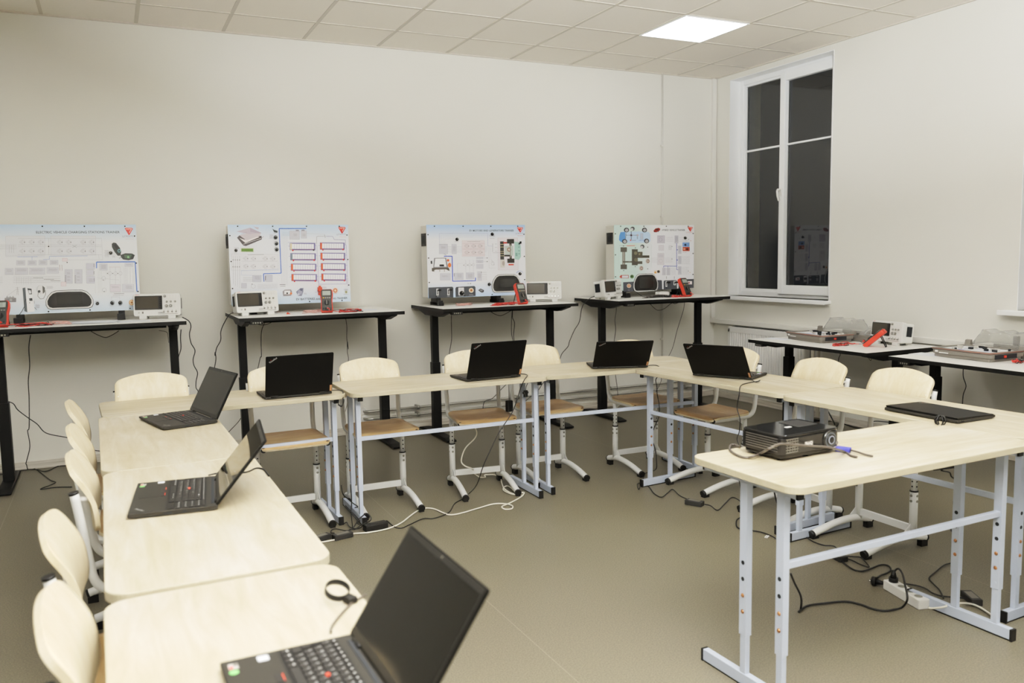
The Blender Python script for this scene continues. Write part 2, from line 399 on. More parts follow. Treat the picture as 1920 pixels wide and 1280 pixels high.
# radiator
RAD = thing('radiator', 'white ribbed panel radiator under the window', 'radiator', (0, -.36, 0))
r = MB(); Lr = 1.0
pts = []; nrib = 30
for k in range(nrib):
    y0 = -.02 - k * (Lr - .04) / nrib; d = (Lr - .04) / nrib
    pts += [(-.118, y0), (-.118, y0 - d * .35), (-.107, y0 - d * .5), (-.107, y0 - d * .85)]
pts += [(-.118, -Lr + .02), (-.10, -Lr + .02), (-.10, -.02)]
r.prism(pts, 2, .33, .69)
r.box2((-.118, -Lr, .69), (-.095, 0, .735)); r.box2((-.118, -Lr, .29), (-.095, 0, .33)); r.box2((-.118, -.022, .30), (-.095, 0, .72)); r.box2((-.118, -Lr, .30), (-.095, -Lr + .022, .72))
r.build('front_panel', mat('radiator_enamel', '#e4e3df', .35), RAD)
MB().box2((-.05, -Lr + .01, .30), (-.03, -.01, .72)).build('rear_panel', M['white'], RAD)
g_ = MB(); g_.box2((-.115, -Lr, .735), (-.03, 0, .742)); 
for k in range(24): g_.box((-.07, -.04 - k * .04, .7425), (.06, .022, .003), 1)
g_.build('top_grille', [M['white'], M['darkgrey']], RAD)
for s_ in (0, -Lr): MB().box2((-.112, s_ - .003, .30), (-.03, s_ + .003, .735)).build('side_panel', M['white'], RAD)
for s_ in (-.2, -.8): MB().box2((-.03, s_ - .02, .35), (0, s_ + .02, .70)).build('wall_bracket', M['white'], RAD)
# heating pipes
def pipe(name, label, pts, r, clamps, m):
    t = thing(name, label, 'pipe'); MB().tube(pts, r, 12).build('tube', m, t)
    for c in clamps: MB().box(c, (.02, .075, .035)).cyl((c[0] - .012, c[1] - .03, c[2]), (c[0] + .012, c[1] - .03, c[2]), r + .008, n=16).build('clamp', M['zinc'], t)
    return t
CHR = mat('steel_pipe', '#a8a69f', .3, .8)
for z, nm in ((.187, 'upper'), (.125, 'lower')):
    t = pipe('heating_pipe', nm + ' steel heating pipe running low along the back wall', [(-3.69, 0, z), (-3.69, -.03, z), (-3.67, -.055, z), (-3.60, -.055, z), (-.09, -.055, z), (-.055, -.09, z), (-.055, -1.30 - (.187 - z) * 2, z)], .011, [(-3.23, -.035, z), (-2.28, -.035, z), (-1.3, -.035, z), (-.4, -.035, z)], CHR)
    MB().cyl((-3.69, -.002, z), (-3.69, -.012, z), .03, n=24).build('rosette', M['white'], t)
for y, nm in ((-1.40, 'left'), (-1.465, 'right')):
    t = pipe('riser_pipe', nm + ' cream vertical pipe beside the right end of the radiator', [(-.055, y, .02), (-.055, y, .75)], .016, [], mat('cream_pipe', '#cfc9b8', .45))
# ---------------------------------------------------------------- school tables
def make_table(z, label, loc, rz, group):
    t = thing('school_table', label, 'table', (loc[0], loc[1], 0), rz, group)
    T = .024; H = z; o = MB()
    out = rrect(-.6, -.25, .6, .25, .055, 8)
    n = len(out); inn = rrect(-.5985, -.2485, .5985, .2485, .0535, 8)
    zz = [(H - T, .0015), (H - T + .0015, 0), (H - .003, 0), (H - .0008, .0008), (H, .003)]
    vs = []
    for (zc, ins) in zz:
        for p in rrect(-.6 + ins, -.25 + ins, .6 - ins, .25 - ins, .055 - ins, 8): vs.append((p[0], p[1], zc))
    fs = []; 
    o.add(vs, [(k * n + a, k * n + (a + 1) % n, (k + 1) * n + (a + 1) % n, (k + 1) * n + a) for k in range(len(zz) - 1) for a in range(n)], 1, False)
    o.f.append(list(range(n))[::-1]); o.m.append(1); o.sm.append(False)
    o.f.append([(len(zz) - 1) * n + a for a in range(n)]); o.m.append(0); o.sm.append(False)
    o.build('tabletop', [M['top'], M['edge']], t)
    for sx in (-1, 1):
        x = sx * .545
        r = MB().box((x, 0, H - T - .0125), (.025, .43, .025)).build('top_rail', M['steel'], t, bevel=.002)
        for sy in (-1, 1): MB().box((x, sy * .217, H - T - .0125), (.0265, .008, .026)).build('end_cap', M['blackpl'], r)
        for y in (-.15, .015):
            hb = MB().box2((x - .0125, y - .016, .18), (x + .0125, y + .016, H - T - .025), 2)
            for k, (zh, mi) in enumerate(((.205, 2), (.262, 1), (.318, 1), (.375, 0), (.431, 0))):
                for s2 in (-1, 1):
                    xx = x + s2 * .0125
                    if mi == 1: hb.cyl((xx, y, zh), (xx + s2 * .004, y, zh), .0075, .004, 12, 1)
                    else: hb.cyl((xx, y, zh), (xx + s2 * .0006, y, zh), .0075 if mi == 0 else .006, n=12, mi=mi)
            hb.build('leg', [M['hole'], M['brass'], M['steel']], t)
            MB().box2((x - .010, y - .013, .035), (x + .010, y + .013, .18)).build('lower_leg', M['steel'], t, bevel=.0015)
        ft = MB().box2((x - .0125, -.215, .006), (x + .0125, .215, .046)).build('foot', M['steel'], t, bevel=.002)
        for sy in (-1, 1): MB().box((x, sy * .219, .0235), (.027, .010, .046)).build('end_cap', M['blackpl'], ft, bevel=.001)
        MB().box2((x - .010, -.21, 0), (x + .010, .21, .006)).build('foot_strip', M['blackpl'], ft)
    MB().box2((-.5325, -.160, .461), (.5325, -.140, .483)).build('crossbar', M['steel'], t, bevel=.002)
    return t
TG = 'birch school tables with blue-grey height-adjustable legs set in a U'
TABLES = [
 ('corner', .73, (-5.031, -2.145), 2.6, 'birch school table at the left corner of the U, near the charging stations board'),
 ('left2', .727, (-5.377, -2.975), 91.0, 'left-row birch school table farthest from viewer, carrying an open laptop with blank screen'),
 ('left3', .742, (-5.354, -4.248), 90.5, 'middle birch school table of the left row, with the open laptop reflecting the room'),
 ('left4', .735, (-5.341, -5.455), 91.0, 'nearest birch school table at bottom left, under the large blurred laptop'),
 ('b2', .742, (-3.819, -2.199), -.3, 'birch school table in front of the back-wall desks, second from the left corner'),
 ('b3', .740, (-2.62, -2.19), -2.4, 'birch school table in the far right corner of the U, its laptop facing the wall'),
 ('r2', .745, (-2.34, -3.03), 275.0, 'birch school table of the right row with an open laptop angled to the wall'),
 ('r1', .745, (-2.286, -4.235), 272.9, 'birch school table of the right row with a closed laptop lying on it'),
 ('proj', .752, (-3.146, -4.70), 1.3, 'birch school table in the right foreground carrying the black projector'),
 ('r0', .742, (-2.26, -5.45), 271.0, 'birch school table at the right picture edge, mostly hidden behind the projector table'),
]
TZ = {}
for k, z, loc, rz, lab in TABLES:
    TZ[k] = z
    make_table(z, lab, loc, rz, TG)

# ---------------------------------------------------------------- school chairs
def make_chair():
    t = thing('school_chair', 'x', 'chair', (0, 0, 0), 0, 'plywood school chairs with white tube frames')
    def seatf(u, v):
        y = -.283 + .318 * v
        hy = .159; yc = -.124; d = hy - abs(y - yc); Rr = .04
        ins = Rr - math.sqrt(max(0, Rr * Rr - (Rr - d) ** 2)) if d < Rr else 0
        hw = .192 - ins - .010 * v
        x = (2 * u - 1) * hw; s = x / .192
        z = .478 - .010 * (1 - s * s) * math.sin(math.pi * min(1, v * 1.1)) - (.018 * ((.18 - v) / .18) ** 2 if v < .18 else 0) + (.010 * ((v - .8) / .2) ** 2 if v > .8 else 0)
        return (x, y, z)
    def vv(v):  # finer rows at the ends
        return .5 - .5 * math.cos(math.pi * v)
    MB().grid(lambda u, v: seatf(u, vv(v)), 14, 24, 0, .012, mside=1).build('seat', [M['plyseat'], M['ply']], t)
    def backf(u, v):
        q = 2 * u - 1
        hw = .190 - .010 * v
        Rr = .026 if v > .5 else .034; dd = min(v, 1 - v) * .21
        ins = Rr - math.sqrt(max(0, Rr * Rr - (Rr - dd) ** 2)) if dd < Rr else 0
        x = q * (hw - ins)
        arch = .038 * (1 - (x / .19) ** 2)
        z = .646 + v * .172 + (arch * v) - .004 * (1 - (x / .19) ** 2) * (1 - v)
        y = .062 + (z - .648) * .20 - .016 * (x / .19) ** 2 - .010 * math.sin(math.pi * v) + .034 * max(0, v - .45) ** 1.6 * 1.6
        return (x, y + .004, z)
    b = MB().grid(lambda u, v: backf(u, vv(v)), 16, 26, 0, -.014, mside=1).build('backrest', [M['ply'], M['ply']], t)
    for sx in (-1, 1):
        z = .751; yb = .062 + (z - .648) * .20 - .016 * (.168 / .19) ** 2 - .010 * math.sin(math.pi * .45) + .004 + .003
        MB().cyl((sx * .168, yb + .02, z), (sx * .168, yb - .0115, z), .008, .008, 14).cyl((sx * .168, yb - .0115, z), (sx * .168, yb - .0150, z), .008, .004, 14).build('bolt', mat('bolt_white', '#efedea', .25), b)
    for sx in (-1, 1):
        x = sx * .172
        pts = [(x, -.262, .457), (x, -.1, .457), (x, .0, .457), (x, .028, .461), (x, .052, .477), (x, .066, .505), (x, .073, .55), (x + sx * .003, .086, .65), (x + sx * .005, .103, .772)]
        f = MB().tube(smooth_path(pts, 4), .0135, 12).build('side_tube', M['steelw'], t)
        MB().cyl((x, -.260, .457), (x, -.268, .457), .0145, n=14).build('end_cap', M['blackpl'], f)
        MB().cyl((x + sx * .005, .103, .771), (x + sx * .005, .1045, .778), .0145, n=14).build('end_cap', M['blackpl'], f)
        lg = MB(); cx = sx * .165
        lg.cyl((cx, -.005, .06), (cx, -.005, .285), .019, n=16)
        lg.cyl((cx, -.005, .285), (cx, -.005, .45), .0145, n=16)
        lg.cyl((cx, -.005, .283), (cx, -.005, .289), .0205, n=16, mi=1)
        lg.prism([(-.005, .40), (-.005, .448), (-.075, .448)], 0, cx - .003, cx + .003)
        for z in (.265, .238): lg.cyl((cx, -.022, z), (cx, -.0265, z), .0065, n=10, mi=2); lg.cyl((cx + sx * .017, -.005, z), (cx + sx * .021, -.005, z), .0065, n=10, mi=2)
        for z in (.31, .335, .36): lg.cyl((cx, -.019, z), (cx, -.0205, z), .004, n=8, mi=3); lg.cyl((cx + sx * .013, -.005, z), (cx + sx * .0155, -.005, z), .004, n=8, mi=3)
        lg.build('leg', [M['steelw'], M['blackpl'], M['zinc'], M['hole']], t)
        fp = [(cx, .085, .040), (cx, .04, .052), (cx, -.02, .064), (cx, -.09, .066), (cx, -.17, .058), (cx, -.25, .043), (cx, -.335, .022)]
        ft = MB().tube(smooth_path(fp, 4), .0185, 14)
        ft.prism([(-.018, .065), (-.018, .13), (-.085, .072)], 0, cx - .002, cx + .002)
        f = ft.build('foot', M['steelw'], t)
        cp = MB(); cp.cyl((cx, -.325, .0245), (cx, -.341, .0205), .0195, n=16); cp.box2((cx - .014, -.338, 0), (cx + .014, -.298, .02)); cp.build('end_cap', M['blackpl'], f)
        cp = MB(); cp.cyl((cx, .080, .041), (cx, .0895, .0385), .0195, n=16); cp.box2((cx - .014, .045, 0), (cx + .014, .087, .034)); cp.build('end_cap', M['blackpl'], f)
    MB().box2((-.15, -.014, .078), (.15, .004, .114)).build('crossbar', M['steelw'], t, bevel=.002)
    MB().box2((-.158, -.235, .445), (.158, -.211, .461)).box2((-.158, -.03, .445), (.158, -.006, .461)).build('seat_rail', M['steelw'], t, bevel=.002)
    return t
CH = [
 ((-5.378, -1.99), 0, 'plywood school chair behind the left corner table, only its backrest showing above it'),
 ((-4.70, -2.03), 1, 'plywood school chair partly hidden behind the open laptop on the left corner table'),
 ((-4.168, -1.99), 0, 'plywood school chair at the back row, second table, left seat, backrest fully visible'),
 ((-3.492, -1.955), -8, 'plywood school chair tucked at an angle behind the laptop on the second back-row table'),
 ((-2.995, -1.885), -1, 'plywood school chair right of the middle laptop, at the joint of two back-row tables'),
 ((-2.303, -1.985), -1, 'plywood school chair behind the far right corner table, backrest hidden by the laptop'),
 ((-2.09, -2.69), -87, 'plywood school chair behind the angled laptop of the right row, in front of the radiator'),
 ((-2.085, -3.37), -90, 'plywood school chair behind the right row, left one of the pair showing full backrests'),
 ((-2.065, -3.885), -90, 'plywood school chair behind the closed laptop, right one of the pair showing full backrests'),
 ((-5.630, -2.69), 90.5, 'plywood school chair on the left side, farthest of the row of five seen edge-on'),
 ((-5.600, -3.33), 90, 'plywood school chair on the left side, second farthest of the row seen edge-on'),
 ((-5.580, -3.845), 90, 'plywood school chair mid left row, capped tube end showing beside its backrest'),
 ((-5.604, -4.58), 90, 'plywood school chair on the left side, second nearest of the row seen edge-on'),
 ((-5.574, -5.13), 89.5, 'plywood school chair at the bottom left edge, nearest of the row'),
]
c0 = make_chair()
for k, (p, rz, lab) in enumerate(CH):
    if k == 0: c0.location = (p[0], p[1], 0); c0.rotation_euler = (0, 0, R(rz)); c0['label'] = lab
    else: dup(c0, (p[0], p[1], 0), rz, lab)

# ---------------------------------------------------------------- laptops
def make_laptop(angle, closed=False, mirror=False):
    t = thing('laptop', 'x', 'laptop', (0, 0, 0), 0, 'black business laptops')
    w, d, bt, ll = .356, .236, .016, .228
    b = MB(); b.prism([(-d, .007), (-d, bt - .001), (-d + .002, bt), (0, bt), (.004, bt - .003), (.004, .004), (-.01, .002), (-d + .02, .002)], 0, -w / 2, w / 2)
    base = b.build('base', M['lapbase'], t, bevel=.0015)
    for sx in (-1, 1):
        for y in (-d + .03, -.03): MB().cyl((sx * .15, y, 0), (sx * .15, y, .003), .008, n=10).build('rubber_foot', M['blackpl'], base)
    pt = MB()
    for x0, y0, wd in ((w / 2, -.05, .012), (w / 2, -.085, .014), (w / 2, -.13, .02)):
        pt.box((x0, y0, .009), (.001, wd, .005))
    for y0 in (-.03, -.06, -.09): pt.box((-w / 2, y0, .009), (.001, .014, .005))
    pt.build('ports', M['hole'], base)
    if not closed:
        kb = MB(); kb.box((-.004, -.083, bt - .0004), (.332, .112, .001), 0)
        rows = ['`1234567890-=', 'QWERTYUIOP[]', "ASDFGHJKL;'", 'ZXCVBNM,./']
        offs = [0, .5, .75, 1.25]; kx, kp = .0166, .019; X = -.168
        y = -.036
        for k in range(16): kb.box((X + .0085 + k * .0172, y, bt + .0012), (.0148, .009, .0024), 1); kb.box((X + .0085 + k * .0172, y, bt + .0025), (.005, .0018, .0002), 2)
        for k in range(4): kb.box((.118 + k * .0155, y, bt + .0012), (.0135, .009, .0024), 1)
        for r_, row in enumerate(rows):
            y = -.051 - r_ * .0182
            x = X + (kp if r_ == 0 else 0) * 0
            if r_: kb.box((X + offs[r_] * kp / 2, y, bt + .0012), (offs[r_] * kp + kp * 0 - .002 + .0, .0158, .0024), 1) if offs[r_] > .4 else None
            x = X + offs[r_] * kp + .0083 + (.004 if r_ else 0)
            for c in row:
                kb.box((x, y, bt + .0012), (kx, .0158, .0024), 1)
                text_to(kb, c, Matrix.Translation((x - .0048, y + .0005, bt + .00255)), height=.0052 if c.isalnum() else .0028, mi=2)
                x += kp
            if x < .095: kb.box(((x - .008 + .101) / 2, y, bt + .0012), (.101 - (x - .008), .0158, .0024), 1)
            for k in range(3 + 1):
                kb.box((.118 + k * .0155, y, bt + .0012), (.0135, .0158, .0024), 1); kb.box((.115 + k * .0155, y + .003, bt + .0025), (.0022, .0034, .0002), 2)
        y = -.051 - 4 * .0182
        for x0, x1 in ((-.168, -.152), (-.150, -.133), (-.131, -.114), (-.112, -.095), (-.093, .003), (.005, .022), (.024, .041), (.043, .06), (.062, .10)):
            kb.box(((x0 + x1) / 2, y, bt + .0012), (x1 - x0 - .001, .0158, .0024), 1)
            if x1 - x0 < .03: kb.box(((x0 + x1) / 2, y + .002, bt + .0025), (.007, .0022, .0002), 2)
        for k in range(4): kb.box((.118 + k * .0155, y, bt + .0012), (.0135, .0158, .0024), 1)
        kb.build('keyboard', [M['blackpl'], M['key'], M['legend']], base)
        MB().cyl((-.037, -.0785, bt), (-.037, -.0785, bt + .0045), .0042, .0038, 14).build('pointing_stick', M['red'], base)
        tp = MB(); tp.box((-.035, -.190, bt + .0001), (.10, .055, .0006), 0)
        for k in (-1, 0, 1): tp.box((-.035 + k * .033, -.1525, bt + .0008), (.031, .013, .0012), 1)
        for k in (-1, 1): tp.box((-.035 + k * .033, -.1465, bt + .0016), (.026, .0016, .0006), 2)
        tp.build('touchpad', [M['lapbase'], M['key'], M['red']], base)
        st = MB(); st.box((-.150, -.217, bt + .0003), (.020, .016, .0006), 0); st.box((-.154, -.213, bt + .0007), (.010, .007, .0003), 1); st.box((-.146, -.221, bt + .0007), (.010, .006, .0003), 2)
        st.build('processor_sticker', [solid('#b9b4ae'), solid('#5b5852'), solid('#cf3a36')], base)
        MB().cyl((-.128, -.219, bt), (-.128, -.219, bt + .0006), .008, n=20).build('green_sticker', solid('#74c46a'), base)
        MB().prism(rrect(-.168, -.175, -.146, -.155, .004), 2, bt, bt + .0006).build('white_sticker', solid('#dfe2ea'), base)
        hs = MB(); hs.box((0, -.010, bt + .0006), (.30, .008, .0016)); hs.build('speaker_strip', M['hole'], base)
    lb = MB(); a = R(angle)
    # lid profile in its own plane: local x across, local y up the lid, z front face
    lp = MB(); lp.prism(rrect(-w / 2, 0, w / 2, ll, .006, 3), 2, -.0065, 0)
    T = Matrix.Translation((0, -.001, bt + .002)) @ Matrix.Rotation(a, 4, 'X')
    lp = MB().prism(rrect(-w / 2, 0, w / 2, ll, .006, 3), 2, -.0065, 0, M4=T)
    lid = lp.build('lid', M['lid'], t, bevel=.001)
    # text on the lid's back, upper corner on the user's right, diagonal
    Tb = T @ Matrix.Translation((.158, ll - .038, -.0068)) @ Matrix.Rotation(math.pi, 4, 'Y') @ Matrix.Rotation(R(35), 4, 'Z')
    tx = MB(); text_to(tx, 'ThinkPad', Tb, width=.046, bold=.01); tx.cyl(Tb @ Vector((.016, .0125, .0)), Tb @ Vector((.016, .0125, .0004)), .0014, n=10, mi=1)
    tx.build('lid_lettering', [mat('badge_silver', '#c9c9c7', .3, .3), M['red']], lid, fix=False)
    s = MB(); s.prism(rrect(-w / 2 + .004, .004, w / 2 - .004, ll - .003, .004, 3), 2, 0, .0012, 0, T)
    bez = s.build('screen_bezel', mat('screen_bezel', '#171613', .4), lid)
    if not closed:
        MB().prism([(-w / 2 + .009, .018), (w / 2 - .009, .018), (w / 2 - .009, ll - .014), (-w / 2 + .009, ll - .014)], 2, .0012, .0018, 0, T).build('screen', mat('glossy_screen', '#12110e', .03, 0, 1.0) if mirror else M['screen'], lid)
        MB().cyl(T @ Vector((0, ll - .0075, .001)), T @ Vector((0, ll - .0075, .0022)), .002, n=10).build('webcam', M['zinc'], lid)
        for sx in (-1, 1): MB().cyl((sx * .13 - .02, .001, bt - .001), (sx * .13 + .02, .001, bt - .001), .0065, n=12).build('hinge', M['blackpl'], t)
    lt = MB(); Tt = Matrix.Translation((.128, -.222, bt + .0004)) @ Matrix.Rotation(R(38), 4, 'Z')
    if not closed:
        text_to(lt, 'ThinkPad', Tt, width=.038, bold=.01); lt.build('palmrest_lettering', mat('badge_silver', '#c9c9c7', .3, .3), base, fix=False)
    if not closed: MB().box((-w / 2 + .008, .021, -.0068), (.011, .034, .0006), 0, T).build('sticker', solid('#a87a58'), lid)
    return t
LAPS = [
 ('A', (-5.192, -2.672, .727), -76, 62, 'open black laptop on the farthest left-row table, screen facing left, second farthest from viewer'),
 ('B', (-5.290, -4.125, .742), -96.0, 50.6, 'open black laptop on the middle left-row table, screen mirroring the wall'),
 ('C', (-5.173, -5.468, .735), -89, 56, 'large blurred open laptop in the foreground at the bottom of the picture'),
 ('D', (-4.672, -2.315, .730), 182, 73, 'open laptop seen from its plain black back on the left corner table'),
 ('E', (-3.552, -2.373, .742), 182.5, 69, 'open laptop seen from behind on the second back-row table, beside a dangling cable'),
 ('F', (-2.661, -2.352, .740), 159, 49, 'open laptop seen from behind on the far right corner table'),
 ('G', (-2.422, -3.042, .745), 117, 54.5, 'open laptop seen from behind in the right row, turned toward the radiator'),
]
for k, p, rz, ang, lab in LAPS:
    t = make_laptop(ang, mirror=(k == 'B')); t.location = p; t.rotation_euler = (0, 0, R(rz)); t['label'] = lab
t = make_laptop(181.2, True); t.location = (-2.461, -4.375, .745); t.rotation_euler = (0, 0, R(90)); t['label'] = 'closed black laptop lying flat on the right-row table'
# ---------------------------------------------------------------- height-adjustable desks
def make_desk(zt, label, loc, rz, W=1.2, D=.76, step=.61):
    t = thing('standing_desk', label, 'desk', (loc[0], loc[1], 0), rz, 'black-framed standing desks with white tops')
    o = MB(); o.box2((-W / 2, -D / 2, zt - .026), (W / 2, D / 2, zt - .001), 1); o.box2((-W / 2 + .001, -D / 2 + .001, zt - .001), (W / 2 - .001, D / 2 - .001, zt), 0)
    o.build('desktop', [M['deskwhite'], M['deskedge']], t)
    f = MB(); f.box2((-W / 2 + .11, -.06, zt - .062), (W / 2 - .11, -.03, zt - .026)); f.box2((-W / 2 + .11, .03, zt - .062), (W / 2 - .11, .06, zt - .026))
    f.build('frame_rail', M['deskblack'], t)
    for sx in (-1, 1):
        x = sx * (W / 2 - .065)
        a = MB(); a.prism([(-.33, zt - .026), (.33, zt - .026), (.33, zt - .036), (.16, zt - .075), (-.16, zt - .075), (-.33, zt - .036)], 0, x - .022, x + .022)
        a.build('side_bracket', M['deskblack'], t)
        MB().box2((x - .0275, -.02, step - .05), (x + .0275, .03, zt - .07)).build('upper_column', M['deskblack'], t, bevel=.003)
        MB().box2((x - .034, -.028, .02), (x + .034, .038, step)).build('lower_column', M['deskblack'], t, bevel=.004)
        ft = MB(); ft.prism([(-.33, .005), (.33, .005), (.33, .018), (.25, .03), (-.25, .03), (-.33, .018)], 0, x - .04, x + .04)
        ff = ft.build('foot', M['deskblack'], t, bevel=.003)
        for y in (-.28, .28): MB().cyl((x, y, 0), (x, y, .006), .022, n=14).build('glide', M['blackpl'], ff)
    c = MB(); c.box((-W / 2 + .12, -D / 2 + .03, zt - .038), (.085, .05, .022), 0)
    for k in range(4): c.box((-W / 2 + .095 + k * .016, -D / 2 + .0045, zt - .038), (.010, .002, .010), 1)
    c.build('control_panel', [M['blackpl'], M['zinc']], t, bevel=.002)
    return t
ZD = 1.065
make_desk(ZD, 'black standing desk with white top at the left edge, under the charging stations board', (-5.70, -.40), 0, step=.55)
make_desk(ZD, 'black standing desk with white top under the batteries board', (-4.16, -.40), 0, step=.60)
make_desk(ZD, 'black standing desk with white top under the motors and generators board', (-2.65, -.40), 0, step=.61)
make_desk(ZD, 'black standing desk with white top under the hybrid vehicle board in the corner', (-1.05, -.40), 0, step=.61)
make_desk(.747, 'low black desk with white top by the radiator, holding a grey kit and an oscilloscope', (-.455, -2.06), -90, step=.585)
make_desk(.745, 'low black desk with white top at the right picture edge, holding the other grey kit', (-.455, -3.44), -90, step=.585)

# ---------------------------------------------------------------- trainer boards
class Art:
    """flat printed artwork: drawing units (TL,TR,BR,BL corners given) -> board metres, everything in one mesh"""
    def __init__(s, tl, tr, br, bl, W=.9, H=.6):
        s.c = (tl, tr, br, bl); s.W = W; s.H = H; s.mb = MB(); s.cols = []; s.z = 0
        s.px = abs(tr[0] - tl[0]) / W
    def mi(s, col):
        if col not in s.cols: s.cols.append(col)
        return s.cols.index(col)
    def uv(s, x, y):
        (tl, tr, br, bl) = s.c; u, v = .5, .5
        for _ in range(6):
            xl = tl[0] + (bl[0] - tl[0]) * v; xr = tr[0] + (br[0] - tr[0]) * v; u = (x - xl) / (xr - xl)
            yt = tl[1] + (tr[1] - tl[1]) * u; yb = bl[1] + (br[1] - bl[1]) * u; v = (y - yt) / (yb - yt)
        return (u - .5) * s.W, (1 - v) * s.H
    def poly(s, pts, col, lift=0):
        s.z += 1; y = -.0004 - .0000035 * s.z - lift
        P = [s.uv(*p) for p in pts]
        s.mb.add([(p[0], y, p[1]) for p in P], [list(range(len(P)))], s.mi(col))
    def rect(s, x0, y0, x1, y1, col, edge=None):
        s.poly([(x0, y0), (x1, y0), (x1, y1), (x0, y1)], col)
        if edge: s.line([(x0, y0), (x1, y0), (x1, y1), (x0, y1), (x0, y0)], edge, 2)
    def line(s, pts, col, w=2.2):
        for a, b in zip(pts[:-1], pts[1:]):
            dx, dy = b[0] - a[0], b[1] - a[1]; l = math.hypot(dx, dy) or 1; nx, ny = -dy / l * w / 2, dx / l * w / 2
            s.poly([(a[0] + nx, a[1] + ny), (b[0] + nx, b[1] + ny), (b[0] - nx, b[1] - ny), (a[0] - nx, a[1] - ny)], col)
    def disc(s, x, y, r, col, n=18, ry=None):
        ry = ry or r; s.poly([(x + r * math.cos(2 * math.pi * k / n), y + ry * math.sin(2 * math.pi * k / n)) for k in range(n)], col)
    def ring(s, x, y, r, col, w=2.2, n=18):
        s.line([(x + r * math.cos(2 * math.pi * k / n), y + r * math.sin(2 * math.pi * k / n)) for k in range(n + 1)], col, w)
    def text(s, x0, x1, ybase, txt, col, bold=.0, rise=0):
        a = s.uv(x0, ybase); b = s.uv(x1, ybase + rise); s.z += 1
        Mx = Matrix.Translation((a[0], -.0006 - .0000035 * s.z, a[1])) @ Matrix.Rotation(R(90), 4, 'X')
        text_to(s.mb, txt, Mx, width=b[0] - a[0], mi=s.mi(col), bold=bold)
    def scribble(s, x0, y0, x1, n, col='#9a97a0', gap=8):
        for k in range(n):
            a = x0 + (x1 - x0) * .08 * (k % 2); s.line([(a, y0 + k * gap), (x1 - (x1 - x0) * .1 * ((k + 1) % 2), y0 + k * gap)], col, 2.4)
    def fet(s, x, y, k=1.0):
        s.ring(x, y, 17 * k, '#b5b3b8', 1.8); s.line([(x - 25 * k, y), (x - 8 * k, y)], '#b5b3b8', 1.8); s.line([(x - 5 * k, y - 9 * k), (x - 5 * k, y + 9 * k)], '#8b8990', 2)
        s.line([(x + 5 * k, y - 26 * k), (x + 5 * k, y + 26 * k)], '#b5b3b8', 1.8); s.line([(x + 5 * k, y - 20 * k), (x + 28 * k, y - 20 * k), (x + 28 * k, y + 20 * k), (x + 5 * k, y + 20 * k)], '#b5b3b8', 1.6)
        s.poly([(x + 22 * k, y + 5 * k), (x + 34 * k, y + 5 * k), (x + 28 * k, y - 7 * k)], '#1c1b1d')
    def logo(s, x, y, k=1.0):
        s.poly([(x - 42 * k, y - 28 * k), (x - 25 * k, y - 34 * k), (x + 30 * k, y - 33 * k), (x + 42 * k, y - 24 * k), (x + 6 * k, y + 34 * k), (x - 2 * k, y + 34 * k)], '#c42b22')
        s.poly([(x - 36 * k, y - 28 * k), (x + 12 * k, y - 30 * k), (x + 2 * k, y - 4 * k)], '#e0543f')
        s.line([(x - 30 * k, y - 20 * k), (x + 28 * k, y - 24 * k), (x + 4 * k, y + 14 * k)], '#f6d9d0', 5 * k)
    def build(s, parent, name='printed_diagram'):
        return s.mb.build(name, [solid(c, .35) for c in s.cols], parent, fix=False)
def front_mat(name, top, mid, bot, left=None):
    m = bpy.data.materials.new(name); m.use_nodes = True; N = m.node_tree.nodes; L = m.node_tree.links; b = N['Principled BSDF']
    tc = N.new('ShaderNodeTexCoord'); sp = N.new('ShaderNodeSeparateXYZ'); L.new(tc.outputs['Object'], sp.inputs[0])
    mp = N.new('ShaderNodeMapRange'); mp.inputs[1].default_value = 0; mp.inputs[2].default_value = .6; L.new(sp.outputs[2], mp.inputs[0])
    cr = N.new('ShaderNodeValToRGB'); e = cr.color_ramp
    e.elements[0].position = 0; e.elements[0].color = srgb(bot); e.elements[1].position = 1; e.elements[1].color = srgb(top)
    for p in (.22, .80): k = e.elements.new(p); k.color = srgb(mid)
    L.new(mp.outputs[0], cr.inputs[0])
    out = cr.outputs[0]
    if left:
        m2 = N.new('ShaderNodeMapRange'); m2.inputs[1].default_value = -.02; m2.inputs[2].default_value = -.22; L.new(sp.outputs[0], m2.inputs[0])
        mx = N.new('ShaderNodeMix'); mx.data_type = 'RGBA'; mx.inputs[7].default_value = srgb(left); L.new(m2.outputs[0], mx.inputs[0]); L.new(out, mx.inputs[6]); out = mx.outputs[2]
    L.new(out, b.inputs['Base Color']); b.inputs['Roughness'].default_value = .35
    return m
CASE = mat('trainer_case', '#d6d4cc', .45)
def knob(x, z, r=.011, m='blackpl', pointer=True):
    mb = MB(); mb.cyl((x, -.001, z), (x, -.006, z), r * 1.25, n=20); mb.cyl((x, -.006, z), (x, -.02, z), r, r * .85, n=20)
    if pointer: mb.box((x, -.0205, z + r * .4), (r * .15, .001, r * .9), 1)
    return mb
